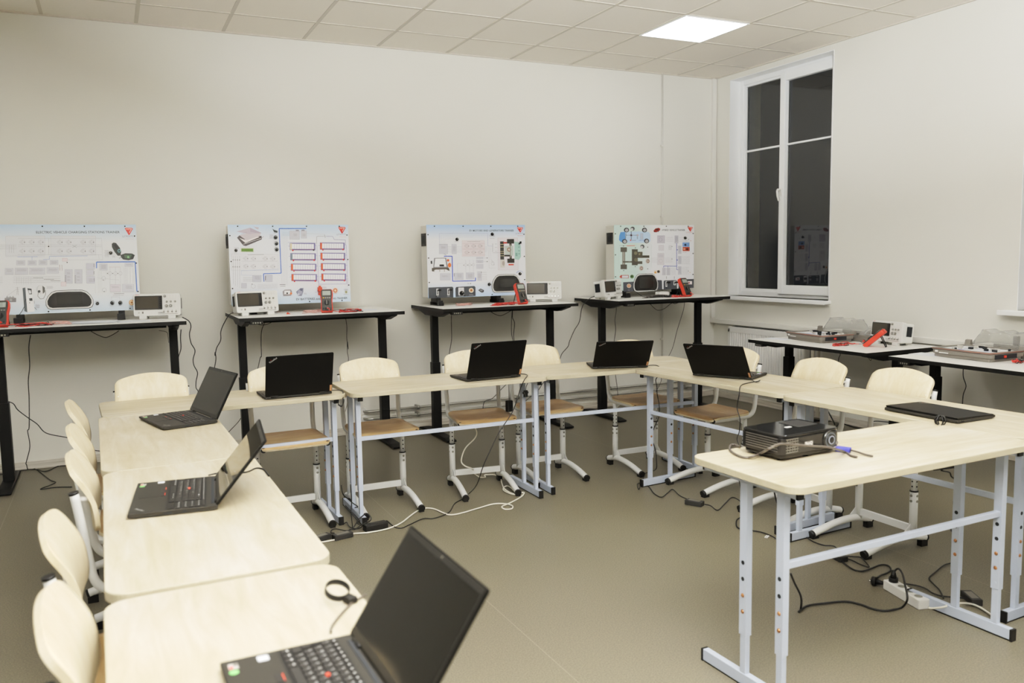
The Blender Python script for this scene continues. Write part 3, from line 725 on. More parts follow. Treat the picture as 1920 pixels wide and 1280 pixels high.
def board(label, xc, fm, brackets, screws=True, socket=True, W=.9, z0=1.128, H=.6, yf=-.30, dep=.15):
    t = thing('trainer_board', label, 'display board', (xc, yf, z0), 0)
    MB().box2((-W / 2, 0, 0), (W / 2, .004, H)).build('front_panel', fm, t)
    MB().box2((-W / 2 + .004, .004, .004), (W / 2 - .004, dep, H - .004)).build('case', CASE, t, bevel=.004)
    for k in range(4):
        xx = -W / 2 + .07 + k * (W - .14) / 3
        for z in (.012, H - .012): MB().cyl((xx, 0, z), (xx, -.004, z), .005, n=10).build('screw', M['blackpl'], t)
    for z in (.13, .33, .52):
        for sx in (-1, 1): MB().cyl((sx * (W / 2 - .012), 0, z), (sx * (W / 2 - .012), -.004, z), .005, n=10).build('screw', M['blackpl'], t)
    if socket:
        k = MB(); k.box((-W / 2 + .002, dep * .5, H - .12), (.012, .10, .105), 0); k.box((-W / 2 - .005, dep * .5, H - .12), (.003, .058, .065), 1)
        k.build('power_inlet', [M['darkgrey'], M['hole']], t, bevel=.002)
    for bx in brackets:
        b = MB(); b.box2((bx - .02, .0, -.055), (bx + .02, dep - .02, 0)); b.box2((bx - .02, -.07, -.0625), (bx + .02, dep, -.035)); b.box2((bx - .03, -.075, -.0625), (bx + .012, -.045, -.02))
        b.build('support_bracket', M['blackpl'], t, bevel=.002)
    return t
def cluster(t, A, cx, cy, w, h, scrw, scrh):
    # instrument display shaped like a dashboard cluster, centre in drawing units
    x, z = A.uv(cx, cy); k = A.W / abs(A.c[1][0] - A.c[0][0]); w *= k; h *= k; sw = scrw * k; sh = scrh * k
    def out(g):
        a, b = w / 2 + g, h / 2 + g
        P = [(-.55, .97), (0, 1), (.55, .97), (.74, .80), (.90, .40), (1.0, -.1), (1.0, -.55), (.93, -.88), (.80, -1), (-.80, -1), (-.93, -.88), (-1, -.55), (-1.0, -.1), (-.90, .40), (-.74, .80)]
        return [(x + p[0] * a, z + p[1] * b) for p in P]
    MB().prism(out(.012), 1, -.001, -.003).build('display_outline', M['hole'], t)
    MB().prism(out(.009), 1, -.001, -.006).build('display_surround', solid('#dcdcda'), t)
    d = MB().prism(out(0), 1, -.004, -.010).build('instrument_display', M['darkgrey'], t, bevel=.001)
    MB().box((x, -.011, z + .01 * h), (sw, .002, sh)).build('screen', mat('cluster_screen', '#31312f', .12, 0, .35), d)

# --- board 1 : charging stations (drawing units from a 4.795x enlargement)
A1 = Art((-122, 104), (1225, 104), (1262, 868), (-57, 918))
b1 = board('wide trainer board titled electric vehicle charging stations, cut by the left picture edge', -5.812, front_mat('board_blue_print', '#bcd3e8', '#e6e8ea', '#cfe0ee'), [-.30, .325], socket=True)
a = A1
a.text(308, 1072, 184, 'ELECTRIC VEHICLE CHARGING STATIONS TRAINER', '#3c424d', .012, -2)
a.logo(1158, 164, .95); a.text(1096, 1198, 220, 'LJCREATE', '#8c8ea2'); a.line([(1125, 232), (1205, 233)], '#d0a9a5', 2)
for x0, x1 in ((45, 385), (437, 845)): a.rect(x0, 206, x1, 396 if x0 < 100 else 375, '#dfe1e5'); a.line([(x0, 206), (x1, 206), (x1, 375), (x0, 385), (x0, 206)], '#b9b8be', 1.8)
for row, y in ((0, 260), (1, 340)):
    for x in (182, 262, 342, 512, 592, 722, 800): a.fet(x, y, .9)
for y in (226, 285, 300, 372): a.line([(150, y), (900, y + 1)], '#aeadb4', 1.8)
a.line([(420, 226), (420, 372)], '#aeadb4', 2); a.disc(418, 299, 6, '#1c1b1d'); a.line([(630, 286), (670, 310)], '#8a898f', 2); a.line([(630, 310), (670, 286)], '#8a898f', 2)
for x in (75, 95, 112): a.line([(x, 285), (x, 355)], '#9f9ea5', 1.8)
for y in (285, 297, 309, 321): a.line([(-100, y), (140, y)], '#aeadb4', 1.8)
a.line([(145, 391), (320, 390)], '#7c97cf', 3); a.line([(272, 390), (272, 424)], '#6f86bd', 2.4); a.line([(370, 416), (425, 414), (425, 387), (768, 384)], '#7c97cf', 3)
a.line([(900, 226), (908, 418), (560, 420)], '#b9b8be', 1.8); a.line([(870, 372), (876, 410)], '#b9b8be', 1.8)
for (x0, y0, x1, y1) in ((137, 424, 212, 466), (236, 424, 310, 466), (332, 422, 404, 464), (430, 422, 502, 462), (40, 495, 110, 550), (125, 490, 236, 550), (248, 490, 386, 548), (400, 488, 506, 540), (-90, 440, -20, 500), (-100, 560, -30, 640)):
    a.rect(x0, y0, x1, y1, '#cfd0d7', '#b3b2ba'); a.scribble(x0 + 10, y0 + 12, x1 - 10, 3)
for y in (572, 590, 606, 622): a.line([(-80, y), (20, y)], '#aeadb4', 1.8); a.line([(110, y), (520, y - 2)], '#a3a2a9', 1.8)
for x in (140, 160, 180, 200, 220, 240, 262): a.line([(x, 572), (x, 640)], '#b5b4ba', 1.6)
for x, y in ((325, 580), (420, 594), (478, 607)): a.line([(x - 45, y), (x + 45, y)], '#6d6b72', 3)
for x in (515, 535): a.line([(x, 462), (x + 3, 515)], '#8a5a60', 2.6)
for (x0, x1) in ((562, 630), (650, 718)): a.rect(x0, 505, x1, 630, '#c9cad2', '#aaa9b2'); [a.scribble(x0 + 18, yy, x1 - 20, 2) for yy in (535, 568, 596)]; [a.line([(x0, yy), (x0 + 12, yy)], '#4a494f', 3) for yy in range(560, 625, 9)]
a.rect(540, 405, 585, 432, '#e6dadd', '#c8a9ac'); a.rect(528, 618, 572, 655, '#e6dadd', '#c8a9ac'); a.disc(583, 442, 5, '#1c1b1d')
a.rect(755, 452, 832, 503, '#ccccd6', '#b3b2ba'); a.rect(758, 510, 822, 556, '#ccccd6', '#b3b2ba'); a.rect(758, 566, 832, 630, '#ccccd6', '#b3b2ba'); a.scribble(775, 590, 820, 4)
for y in (470, 535, 600): a.line([(826, y - 16), (826, y + 14)], '#6d6b72', 4)
a.line([(850, 494), (850, 439), (1214, 436), (1226, 704)], '#4872c0', 9)
a.rect(878, 456, 950, 512, '#cfd0d7', '#b9b8be'); a.scribble(890, 466, 940, 5); a.rect(1115, 450, 1192, 480, '#d6d7dd', '#b3b2ba'); a.scribble(1125, 458, 1182, 2)
for x in (975, 1025, 1072): a.ring(x, 540, 16, '#b0afb6'); a.line([(x, 484), (x, 640)], '#b9b8be', 1.8)
for x in (951, 999, 1047): a.disc(x, 541, 4, '#1c1b1d')
a.line([(965, 484), (1070, 484)], '#c7a1a1', 2); a.line([(850, 580), (1060, 600)], '#b9b8be', 1.8); a.ring(915, 585, 18, '#aaa9b0'); a.ring(920, 690, 18, '#aaa9b0'); a.disc(912, 600, 4, '#1c1b1d'); a.disc(918, 703, 4, '#1c1b1d')
for x in (1108, 1122, 1136, 1165, 1190): a.line([(x, 490), (x, 630)], '#bcbbc2', 1.8)
for x in (865, 880, 895, 835): a.line([(x, 500 if x > 840 else 640), (x + 3, 720)], '#c3c6c4', 1.6)
a.rect(975, 640, 1070, 706, '#d9d3da', '#b6a9b2'); a.scribble(985, 660, 1060, 2); a.rect(1088, 638, 1196, 706, '#d0d1d8', '#b3b2ba'); a.scribble(1118, 652, 1182, 4); a.line([(1010, 723), (1105, 722)], '#77757c', 4); a.scribble(1000, 738, 1112, 1)
a.line([(985, 780), (985, 752), (1062, 752), (1062, 780)], '#b3b2ba', 1.8)
# charging inlet pictures
a.poly([(995, 275), (1010, 264), (1035, 268), (1070, 310), (1082, 345), (1075, 380), (1050, 382), (1018, 345), (996, 305)], '#2e3230'); a.poly([(1010, 285), (1030, 280), (1055, 310), (1040, 325)], '#1c1e1d'); a.ring(1063, 338, 12, '#8fd0d6', 4)
a.poly([(1075, 375), (1120, 360), (1185, 362), (1212, 376), (1195, 412), (1150, 422), (1100, 415), (1080, 395)], '#2e3230'); a.poly([(1110, 372), (1185, 372), (1165, 408), (1115, 402)], '#4b5e4d'); a.disc(1148, 394, 10, '#7cb07a'); a.line([(1062, 410), (1075, 395)], '#55595a', 3)
a.scribble(925, 335, 968, 6, gap=11); a.scribble(995, 385, 1025, 2)
# charger picture, wall socket, charging module
a.poly([(190, 672), (214, 666), (232, 890), (207, 880)], '#555c61'); a.poly([(214, 666), (270, 672), (296, 884), (232, 892)], '#eceeef'); a.poly([(230, 672), (268, 678), (272, 728), (246, 728)], '#3f4549'); a.poly([(246, 764), (274, 762), (277, 786), (250, 788)], '#3a3f42'); a.poly([(240, 690), (262, 692), (266, 720), (246, 722)], '#dfe2e4')
a.line([(218, 770), (206, 800), (205, 840), (185, 880), (163, 912)], '#3b3d3f', 5); a.disc(252, 804, 4, '#3b3d3f'); a.line([(290, 785), (294, 812)], '#8e8f92', 3); a.line([(294, 846), (312, 868)], '#5d6063', 4)
a.disc(342, 684, 34, '#cfd2d3', ry=38); a.disc(352, 682, 31, '#e2e3e3', ry=35); a.poly([(362, 650), (384, 668), (384, 708), (366, 724)], '#5c5c5a'); a.disc(334, 702, 12, '#4a4c4d'); a.line([(325, 710), (322, 745), (345, 770), (372, 766), (390, 730), (388, 690)], '#57595b', 4)
a.scribble(398, 658, 458, 3, gap=8); a.scribble(300, 822, 340, 5, gap=7)
a.rect(38, 760, 135, 798, '#7d7d80'); a.rect(50, 752, 120, 764, '#9a9a9c'); [a.line([(x, 742), (x, 760)], '#77787a', 5) for x in (58, 84, 108)]; a.disc(90, 778, 12, '#a4a4a6')
for k in range(5): a.line([(130 + k * 4, 668 + k * 16), (165 - k * 3, 668 + k * 16)], '#a5a5aa', 2)
a.line([(140, 735), (146, 660), (155, 735)], '#a5a5aa', 2.4); a.line([(60, 740), (140, 680)], '#b5b5ba', 2); a.scribble(830, 793, 876, 1); a.scribble(975, 832, 1005, 1); a.scribble(1050, 830, 1078, 1); a.scribble(1155, 837, 1195, 1)
for cx in (990, 1064):
    a.ring(cx + 4, 806, 18, '#4a4b4e', 4)
a.disc(1174, 803, 26, '#d8a775'); a.disc(1174, 803, 18, '#f0dcc0'); a.disc(1174, 803, 10, '#c98a55')
A1.build(b1)
cluster(b1, A1, 603, 775, 400, 160, 235, 112)
for (x, y) in ((854, 813), (990, 808), (1064, 805), (984, 356), (5, 826)):
    u, v = A1.uv(x, y); knob(u, v, .009).build('knob', [M['blackpl'], M['white']], b1)
u, v = A1.uv(1174, 803); MB().cyl((u, 0, v), (u, -.012, v), .007, n=16).build('banana_socket', M['brass'], b1)

# --- board 2 : batteries
A2 = Art((128, 107), (1206, 100), (1230, 780), (168, 835))
b2 = board('trainer board titled EV batteries, with rows of battery packs drawn on it', -4.294, front_mat('board_blue_print_b', '#bdd5ec', '#e7e9ee', '#c5dcf0'), [-.30, .27])
a = A2
a.text(728, 898, 778, 'EV BATTERIES', '#3c4652', .012, -10); a.text(905, 1198, 772, 'AND CHARGING TRAINER', '#3c4652', .012, -13)
a.logo(1148, 148, .85); a.text(1098, 1185, 196, 'LJCREATE', '#8c8ea2'); a.line([(1122, 207), (1190, 207)], '#e0b9b0', 3)
a.line([(818, 136), (574, 138), (592, 535), (438, 541), (442, 612)], '#4069bd', 8)
a.poly([(208, 222), (230, 200), (420, 205), (422, 235), (285, 296), (262, 290)], '#4b4547'); a.poly([(230, 225), (275, 240), (370, 205), (400, 215), (280, 268)], '#e9e3e2'); a.poly([(228, 200), (330, 172), (415, 180), (405, 205), (290, 245)], '#c9bfc4'); a.poly([(203, 168), (320, 132), (420, 178), (320, 190)], '#bdb1bd'); a.poly([(320, 168), (320, 132), (420, 178), (395, 182)], '#ab9fae'); a.poly([(350, 122), (395, 130), (390, 148), (372, 140)], '#b9aeba'); a.line([(262, 280), (418, 225)], '#eceaea', 3); a.line([(420, 225), (436, 208)], '#5a5558', 3); a.line([(240, 190), (290, 176)], '#8e7f86', 2)
for y, xx in ((158, 538), (217, 542), (270, 548), (323, 550)): a.ring(xx, y, 17, '#52565a', 4) if y > 200 else a.poly([(514, 140), (530, 150), (560, 160), (558, 176), (530, 172)], '#343a3a'); a.scribble(xx - 55 if y == 217 else xx - 14, y + (24 if y != 217 else -24), xx + (12 if y != 217 else -20), 1 if y != 217 else 5)
a.rect(238, 312, 354, 350, '#d6d8c6'); a.rect(246, 318, 348, 345, '#55762d'); a.scribble(185, 312, 228, 2)
a.rect(160, 366, 562, 505, '#e6e6ea'); a.line([(162, 366), (565, 368), (568, 510), (165, 514), (162, 366)], '#c3c2c8', 1.8)
for y in (418, 480):
    for k in range(4): a.poly([(172 + k * 18, y + 6), (182 + k * 18, y + 6), (177 + k * 18, y - 7)], '#1c1b1d'); a.line([(177 + k * 18, 385), (177 + k * 18 + 4, 640 + k * 10)], '#a9a8af', 1.8)
for y in (406, 476):
    for x in (278, 344, 446, 512): a.fet(x, y, .8)
a.line([(300, 374), (440, 370)], '#8f8e94', 3); a.line([(250, 431), (560, 428)], '#b3b2b8', 1.8); a.line([(250, 516), (565, 500)], '#8f9fd0', 2); a.line([(248, 515), (248, 555), (440, 560)], '#a9b2d6', 2)
for r_, y in enumerate((265, 355, 448, 540)):
    for c_, x in enumerate((668, 942)):
        x += r_ * (5 if c_ == 0 else 4); y_ = y - c_ * 7
        red = not (c_ == 0 and r_ < 2)
        a.rect(x, y_, x + 232, y_ + 64, '#76719e'); a.rect(x + 20, y_ + 8, x + 218, y_ + 52, '#eeeef2')
        for k in range(1, 9): a.line([(x + 20 + k * 22, y_ + 8), (x + 20 + k * 22, y_ + 52)], '#a09fb0', 2)
        a.rect(x + 3, y_ + 4, x + 20, y_ + 60, '#d65a34' if red else ('#d8c9a8' if r_ == 0 else '#6f7a86')); a.line([(x + 8, y_ + 62), (x + 228, y_ + 54)], '#6b3a52', 4)
        a.disc(x + 28, y_ + 66, 7, '#d1352b'); a.disc(x + 216, y_ + 62, 7, '#d1352b' if (r_ or c_) else '#26262a'); a.line([(x - 14, y_ + 28), (x, y_ + 28)], '#8f8cc0', 3)
        a.line([(x + 232, y_ + 20), (x + 246, y_ + 20), (x + 250, y_ + 112)], '#8f8cc0', 3)
a.line([(912, 275), (912, 208), (925, 203), (980, 203)], '#a3a2a8', 4); a.line([(1000, 203), (1060, 203), (1075, 232), (1180, 234), (1182, 280)], '#8f8cb0', 4); a.line([(650, 260), (905, 262)], '#9894c8', 2.4); a.line([(920, 590), (935, 630), (1190, 624), (1192, 575)], '#9894c8', 3); a.line([(985, 190), (992, 215)], '#6d6c72', 4)
a.rect(668, 158, 756, 232, '#c9c9d1', '#a9a8b2'); a.rect(770, 156, 820, 222, '#c9c9d1', '#a9a8b2'); a.scribble(700, 185, 735, 3); a.scribble(780, 185, 812, 3); a.rect(722, 148, 750, 160, '#8b8a96'); a.rect(774, 146, 802, 158, '#8b8a96'); a.line([(820, 180), (990, 186)], '#b9b8be', 1.8)
for k in range(5): a.line([(598 + k * 12, 180 + k * 3), (600 + k * 12, 640)], '#c9cad0', 1.8)
for k in range(4): a.line([(600, 172 + k * 9), (668, 172 + k * 9)], '#a9c6d8', 1.8)
a.rect(343, 556, 418, 614, '#c6c7d2', '#aaa9b2'); a.rect(452, 552, 515, 612, '#c6c7d2', '#aaa9b2'); a.scribble(360, 566, 408, 4); a.line([(455, 560), (455, 600)], '#55555e', 6); a.rect(248, 628, 292, 672, '#ccccd6', '#aaa9b2'); a.line([(580, 638), (630, 637)], '#5a585e', 4); a.line([(584, 652), (630, 651)], '#5a585e', 3); a.disc(340, 636, 4, '#222'.ljust(7, '2')); a.ring(350, 655, 18, '#b3b2b8')
for k in range(5): a.line([(262, 575 + k * 9), (345, 575 + k * 9)], '#b3b2ba', 1.8); a.line([(388, 640 + k * 9), (560, 630 + k * 9)], '#b9b8c0', 1.6)
a.poly([(605, 700), (622, 682), (680, 680), (690, 700), (682, 735), (612, 740)], '#8f898c'); a.poly([(622, 692), (672, 690), (676, 722), (618, 724)], '#e9e9ec'); a.disc(680, 716, 10, '#cf6a3c'); a.disc(646, 714, 8, '#22242c')
a.poly([(725, 700), (762, 668), (792, 665), (790, 700), (775, 738), (745, 736)], '#7d8196'); a.disc(760, 704, 20, '#9a9cb0'); a.disc(772, 680, 12, '#5f6276'); a.disc(748, 722, 9, '#c3c4d2'); a.scribble(795, 712, 822, 2)
a.disc(1084, 684, 26, '#e4cdbd'); a.disc(1084, 684, 19, '#b9472f'); a.disc(1084, 684, 11, '#e9cfa8'); a.scribble(1062, 712, 1105, 1); a.disc(1186, 697, 13, '#c9c7a4'); a.disc(1186, 697, 8, '#7c7f60'); a.scribble(1160, 716, 1212, 1); a.disc(991, 690, 4, '#222222'); a.scribble(970, 655, 1005, 2); a.scribble(1165, 672, 1205, 2); a.scribble(895, 702, 920, 1)
A2.build(b2)
for (x, y) in ((200, 335), (542, 217), (550, 272), (552, 325)):
    u, v = A2.uv(x, y); knob(u, v, .009).build('knob', [M['blackpl'], M['white']], b2)
u, v = A2.uv(940, 680)
MB().box((u, -.008, v + .026), (.018, .014, .012)).box((u, -.010, v + .004), (.034, .02, .034)).box((u, -.008, v - .03), (.026, .018, .022)).build('service_plug', solid('#c04630', .4), b2, bevel=.002)

# --- board 3 : motors and generators
A3 = Art((226, 121), (1261, 127), (1259, 862), (238, 893))
b3 = board('trainer board titled EV motors and generators, cutaway motor picture at right', -2.746, front_mat('board_blue_print_c', '#a9c9ee', '#e9ebf0', '#bcd5f2'), [-.36, .19])
a = A3
a.text(665, 1138, 194, 'EV MOTORS AND GENERATORS TRAINER', '#343a46', .012, 0)
a.logo(1206, 178, .82); a.text(1156, 1238, 228, 'LJCREATE', '#8c8ea2'); a.line([(1178, 240), (1240, 240)], '#d98a84', 3)
a.line([(357, 325), (357, 211), (855, 212), (855, 345), (905, 347)], '#9fa5c8', 2.6); a.line([(375, 325), (375, 228), (845, 232)], '#c3c5d4', 1.8); a.line([(393, 325), (395, 248), (700, 250)], '#c3c5d4', 1.8); a.line([(410, 325), (412, 268), (520, 270)], '#c3c5d4', 1.8)
a.rect(352, 325, 438, 425, '#c9cad4', '#b0afba'); a.scribble(370, 350, 420, 3); a.rect(480, 325, 528, 425, '#c9cad4', '#b0afba'); a.scribble(488, 350, 520, 6, gap=9); a.line([(356, 327), (436, 328)], '#8f8e98', 3); a.line([(400, 425), (425, 440)], '#6b6a72', 4)
for k in range(5): a.line([(438, 352 + k * 14), (480, 352 + k * 14)], '#a5a4ae', 2); a.line([(528, 352 + k * 14), (850, 356 + k * 12)], '#b9b6c4', 1.8)
a.rect(585, 287, 822, 455, '#e6dcdf', '#cfc4c8'); a.line([(640, 298), (775, 297)], '#9a95a0', 3)
for y in (345, 412):
    for x in (630, 700, 768): a.fet(x, y, .85); a.ring(x, y, 17, '#d0aeb2', 1.8)
for y in (320, 372, 380, 440): a.line([(590, y), (820, y)], '#c6a9b0', 2)
a.line([(398, 450), (482, 451), (484, 714), (720, 711), (720, 678)], '#3f5bc0', 9)
a.poly([(300, 468), (420, 466), (440, 570), (290, 572)], '#84858a'); a.poly([(312, 475), (410, 474), (424, 560), (300, 562)], '#f0f1f4'); a.poly([(352, 536), (398, 536), (400, 558), (354, 558)], '#2a2b2e'); a.poly([(276, 572), (446, 570), (456, 604), (438, 600), (420, 588), (310, 590), (290, 612), (276, 604)], '#5a544e'); a.disc(440, 494, 13, '#cf5f38'); a.disc(454, 544, 17, '#d9672f', ry=24); a.poly([(264, 500), (280, 496), (282, 530), (266, 530)], '#3a3b3e')
for x in (355, 402, 300): a.line([(x, 592), (x, 612)], '#a5a098', 7)
a.rect(358, 632, 462, 703, '#cbccd5', '#b0afba'); a.scribble(375, 656, 440, 2); a.rect(502, 628, 594, 698, '#c9cad4', '#b0afba'); a.scribble(530, 640, 580, 5); a.rect(622, 625, 706, 692, '#c9cad4', '#b0afba'); a.scribble(640, 645, 690, 5); a.rect(730, 462, 804, 480, '#c9cad4'); a.rect(730, 490, 804, 525, '#c9cad4'); a.rect(730, 535, 804, 585, '#c9cad4'); a.rect(738, 612, 788, 712, '#c9cad4'); a.scribble(745, 508, 790, 2); a.scribble(745, 640, 780, 6); a.line([(500, 630), (500, 665)], '#6b6a72', 5)
for x in (620, 660, 700): a.ring(x, 543, 13, '#a9a8b2', 2); a.line([(x, 490), (x, 620)], '#b9b8c0', 1.8)
for x in (600, 641, 680): a.disc(x, 545, 4, '#222222')
for y in (472, 510): a.line([(804, y), (838, y)], '#a9a8b2', 2); a.disc(845, y, 5, '#222222')
a.disc(782, 623, 4, '#222222'); a.disc(668, 740, 5, '#222222'); a.scribble(632, 738, 655, 2, gap=5)
for y in (623, 645, 666, 684, 700): a.line([(790, y), (840, y)], '#a5a4ac', 2.2)
a.line([(865, 362), (865, 578), (940, 578)], '#b9b8c0', 1.8); a.ring(905, 530, 18, '#a9a8b2'); a.line([(890, 490), (920, 550)], '#8b8a92', 2); a.line([(880, 360), (890, 550)], '#c3c2ca', 1.6); a.line([(535, 670), (535, 530), (600, 528)], '#c3c2ca', 1.6)
# motor cutaway
a.rect(962, 262, 1178, 600, '#e3dfe4', '#c9b9bd'); a.rect(985, 298, 1026, 490, '#3b3b38'); a.rect(985, 490, 1035, 574, '#d0ccc6'); a.rect(1060, 274, 1138, 322, '#35322e'); a.rect(1060, 480, 1138, 526, '#35322e'); a.rect(1085, 322, 1110, 480, '#4b4843'); a.rect(1035, 345, 1128, 450, '#b9c3bd'); a.poly([(1140, 300), (1192, 310), (1210, 350), (1210, 460), (1188, 494), (1140, 488)], '#a5c9c0'); a.disc(1082, 385, 22, '#8a5f4a'); a.disc(1082, 385, 13, '#c9c2b6'); a.rect(1026, 440, 1095, 458, '#35322e'); a.rect(1090, 330, 1100, 470, '#8e8a80'); [a.line([(987, y), (1032, y)], '#c2b796', 5) for y in (330, 358, 405, 425, 450)]; a.disc(1018, 530, 14, '#a99f98', ry=26); a.rect(1020, 305, 1060, 322, '#b9433a'); a.rect(1072, 536, 1130, 551, '#cf4a3a'); a.rect(1150, 420, 1172, 455, '#7fa39b')
for y in (330, 360, 398, 430): a.disc(1190, y, 6, '#6f958d')
for y in (325, 360, 402): a.scribble(930, y, 955, 1); 
a.line([(907, 320), (905, 408)], '#8b8a92', 3); a.line([(905, 418), (985, 418)], '#8b8a92', 2)
for k in range(8): t0 = R(200 + k * 17); t1 = R(200 + k * 17 + 17); a.line([(1195 + 38 * math.cos(t0), 645 + 34 * math.sin(t0)), (1195 + 38 * math.cos(t1), 645 + 34 * math.sin(t1))], '#7590d0', 6 - k * .5)
a.poly([(240, 778), (478, 772), (490, 784), (488, 885), (242, 892)], '#44484e'); a.poly([(510, 790), (520, 775), (706, 766), (718, 778), (718, 872), (512, 882)], '#44484e')
for x in (330, 440): a.rect(x - 11, 792, x + 11, 862, '#eceded'); a.rect(x - 5, 800, x + 5, 855, '#3a3d41'); a.scribble(x - 14, 874, x + 14, 1, '#c9c9cb')
a.rect(541, 782, 598, 862, '#e4e4e6'); a.disc(575, 842, 24, '#2a2b2e'); a.scribble(550, 795, 590, 2, gap=12); a.scribble(543, 872, 598, 1, '#c9c9cb'); a.disc(674, 812, 25, '#e2d6c4'); a.disc(674, 812, 17, '#cf9a68'); a.disc(674, 812, 9, '#7c3d28'); a.scribble(652, 860, 698, 1, '#d9d9db')
a.poly([(745, 812), (770, 794), (808, 812), (802, 834), (780, 838)], '#4d4f54'); a.poly([(758, 812), (772, 802), (796, 814), (784, 826)], '#8d8f94'); a.scribble(870, 235, 935, 2, gap=7); a.scribble(875, 266, 930, 1); a.scribble(510, 297, 552, 1)
A3.build(b3)
cluster(b3, A3, 1047, 740, 290, 152, 170, 90)
for (x, y) in ((533, 274), (902, 222), (1195, 641), (862, 750), (575, 838)):
    u, v = A3.uv(x, y); knob(u, v, .011 if x != 575 else .014).build('knob', [M['blackpl'], M['white']], b3)
for x in (330, 440):
    u, v = A3.uv(x + 8, 806); MB().box((u + .008, -.012, v), (.022, .024, .012)).build('slider_lever', M['blackpl'], b3, bevel=.002)
u, v = A3.uv(1205, 312); MB().box((u, -.01, v), (.008, .02, .02)).cyl((u - .01, 0, v - .006), (u - .01, -.014, v - .006), .006, n=12).build('switch', M['blackpl'], b3)

# --- board 4 : hybrid vehicle
A4 = Art((487, 134), (1337, 128), (1336, 801), (490, 832))
b4 = board('trainer board titled hybrid vehicle, with a small red car picture, by the window corner', -.94, front_mat('board_green_print', '#e9ebec', '#ebecf0', '#e8eaef', left='#c9dfd8'), [-.34, .3])
a = A4
a.text(986, 1236, 193, 'HYBRID VEHICLE TRAINER', '#4c4f58', .012, -2)
a.logo(1294, 172, .72); a.text(1250, 1318, 217, 'LJCREATE', '#d29a98')
a.poly([(896, 190), (915, 168), (950, 160), (968, 170), (962, 190), (925, 208), (898, 206)], '#8e2a22'); a.poly([(915, 178), (945, 168), (950, 180), (922, 188)], '#3a2320'); a.disc(908, 202, 6, '#2a2524'); a.disc(945, 198, 6, '#2a2524')
a.poly([(552, 210), (572, 200), (640, 205), (740, 200), (845, 205), (862, 230), (862, 300), (845, 318), (650, 322), (560, 318), (535, 290), (538, 250)], '#bcd6ee'); a.poly([(552, 210), (600, 205), (600, 290), (560, 316), (536, 290), (540, 245)], '#5f93d2')
for x, y in ((613, 186), (800, 185), (594, 306), (822, 300)):
    a.disc(x, y, 27, '#38353a', ry=25); a.disc(x + 2, y + 2, 16, '#c3c1c4'); [a.line([(x + 2, y + 2), (x + 2 + 14 * math.cos(t_), y + 2 + 14 * math.sin(t_))], '#6b6a6e', 2) for t_ in (0, 1.26, 2.5, 3.8, 5.0)]
for x, y in ((676, 172), (778, 360)): a.disc(x, y, 22, '#4a4b4e'); a.disc(x - 6, y + 6, 14, '#c9c9cc')
for k in range(9): a.disc(615 + k * 14, 241, 4, '#25252a')
for k in range(7): a.disc(608 - k, 222 + k * 10, 4, '#25252a')
for k in range(6): a.disc(664, 205 + k * 15, 4, '#25252a')
a.line([(660, 200), (660, 296), (710, 295)], '#2a2b35', 3); a.line([(725, 240), (726, 280)], '#2a2b35', 4); a.line([(740, 294), (800, 293)], '#3a62b8', 3); a.disc(662, 241, 12, '#4a3a44'); a.rect(758, 222, 785, 284, '#b9c4d6', '#8d98ac'); a.disc(728, 240, 10, '#b9a9b4'); a.disc(655, 294, 7, '#c9504a')
a.line([(540, 350), (610, 350)], '#8e9b96', 3); a.line([(612, 352), (700, 350)], '#d9574a', 6); a.line([(535, 350), (535, 630), (800, 628)], '#b9c9c3', 2); a.line([(872, 340), (872, 580)], '#c3d0cb', 2)
a.rect(552, 368, 618, 418, '#55524b'); a.rect(552, 550, 618, 600, '#55524b'); a.rect(570, 418, 600, 550, '#7b7971'); a.rect(578, 418, 590, 550, '#a3a29a'); a.rect(575, 514, 690, 530, '#57554d'); a.rect(668, 388, 730, 558, '#4c493f'); a.rect(730, 415, 780, 480, '#534f45'); a.rect(780, 453, 852, 479, '#4c493f'); a.rect(730, 515, 778, 545, '#5a574e'); a.disc(708, 430, 18, '#77735f'); a.disc(712, 500, 20, '#6b6756'); a.disc(748, 440, 10, '#857f69'); a.line([(640, 400), (640, 540)], '#c3cdc8', 1.8)
for x, y in ((582, 355), (705, 374), (834, 366), (584, 614), (704, 573), (834, 596)): a.disc(x, y, 5, '#222222')
for x, y in ((834, 514), (766, 590)): a.disc(x, y, 22, '#b9b3ac', ry=26); a.disc(x + 4, y, 14, '#8a6f62', ry=18); a.disc(x + 4, y, 7, '#d6d2cc')
a.rect(552, 662, 636, 696, '#a63a34'); a.rect(566, 668, 630, 692, '#d9dbe2'); a.disc(550, 680, 8, '#c9503f'); a.disc(670, 678, 20, '#5b7a4c'); a.disc(668, 676, 10, '#32402c')
a.rect(936, 242, 1016, 322, '#c6c3ce', '#a9a5b2'); a.ring(970, 285, 18, '#8b8796'); a.scribble(945, 252, 1000, 1); a.rect(1124, 242, 1162, 322, '#c9cad4', '#a9a8b2'); a.scribble(1128, 255, 1158, 7)
for y in (262, 280, 300): a.line([(1030, y), (1110, y)], '#b5a8b6', 2); a.line([(1170, y), (1225, y)], '#b5b4be', 2)
for (x0, y0, x1, y1) in ((1162, 350, 1196, 434), (1162, 460, 1196, 544), (1162, 570, 1196, 656), (990, 585, 1026, 662), (1036, 585, 1072, 662)): a.rect(x0, y0, x1, y1, '#cccdd6', '#b0afb9'); a.scribble(x0 + 6, y0 + 12, x1 - 6, 6, gap=11)
for y in range(465, 545, 13): a.line([(1198, y), (1290, y)], '#b0afb9', 2)
for y in range(580, 655, 14): a.line([(1198, y), (1280, y)], '#b0afb9', 2)
for y in range(590, 660, 13): a.line([(1074, y), (1140, y)], '#b0afb9', 2)
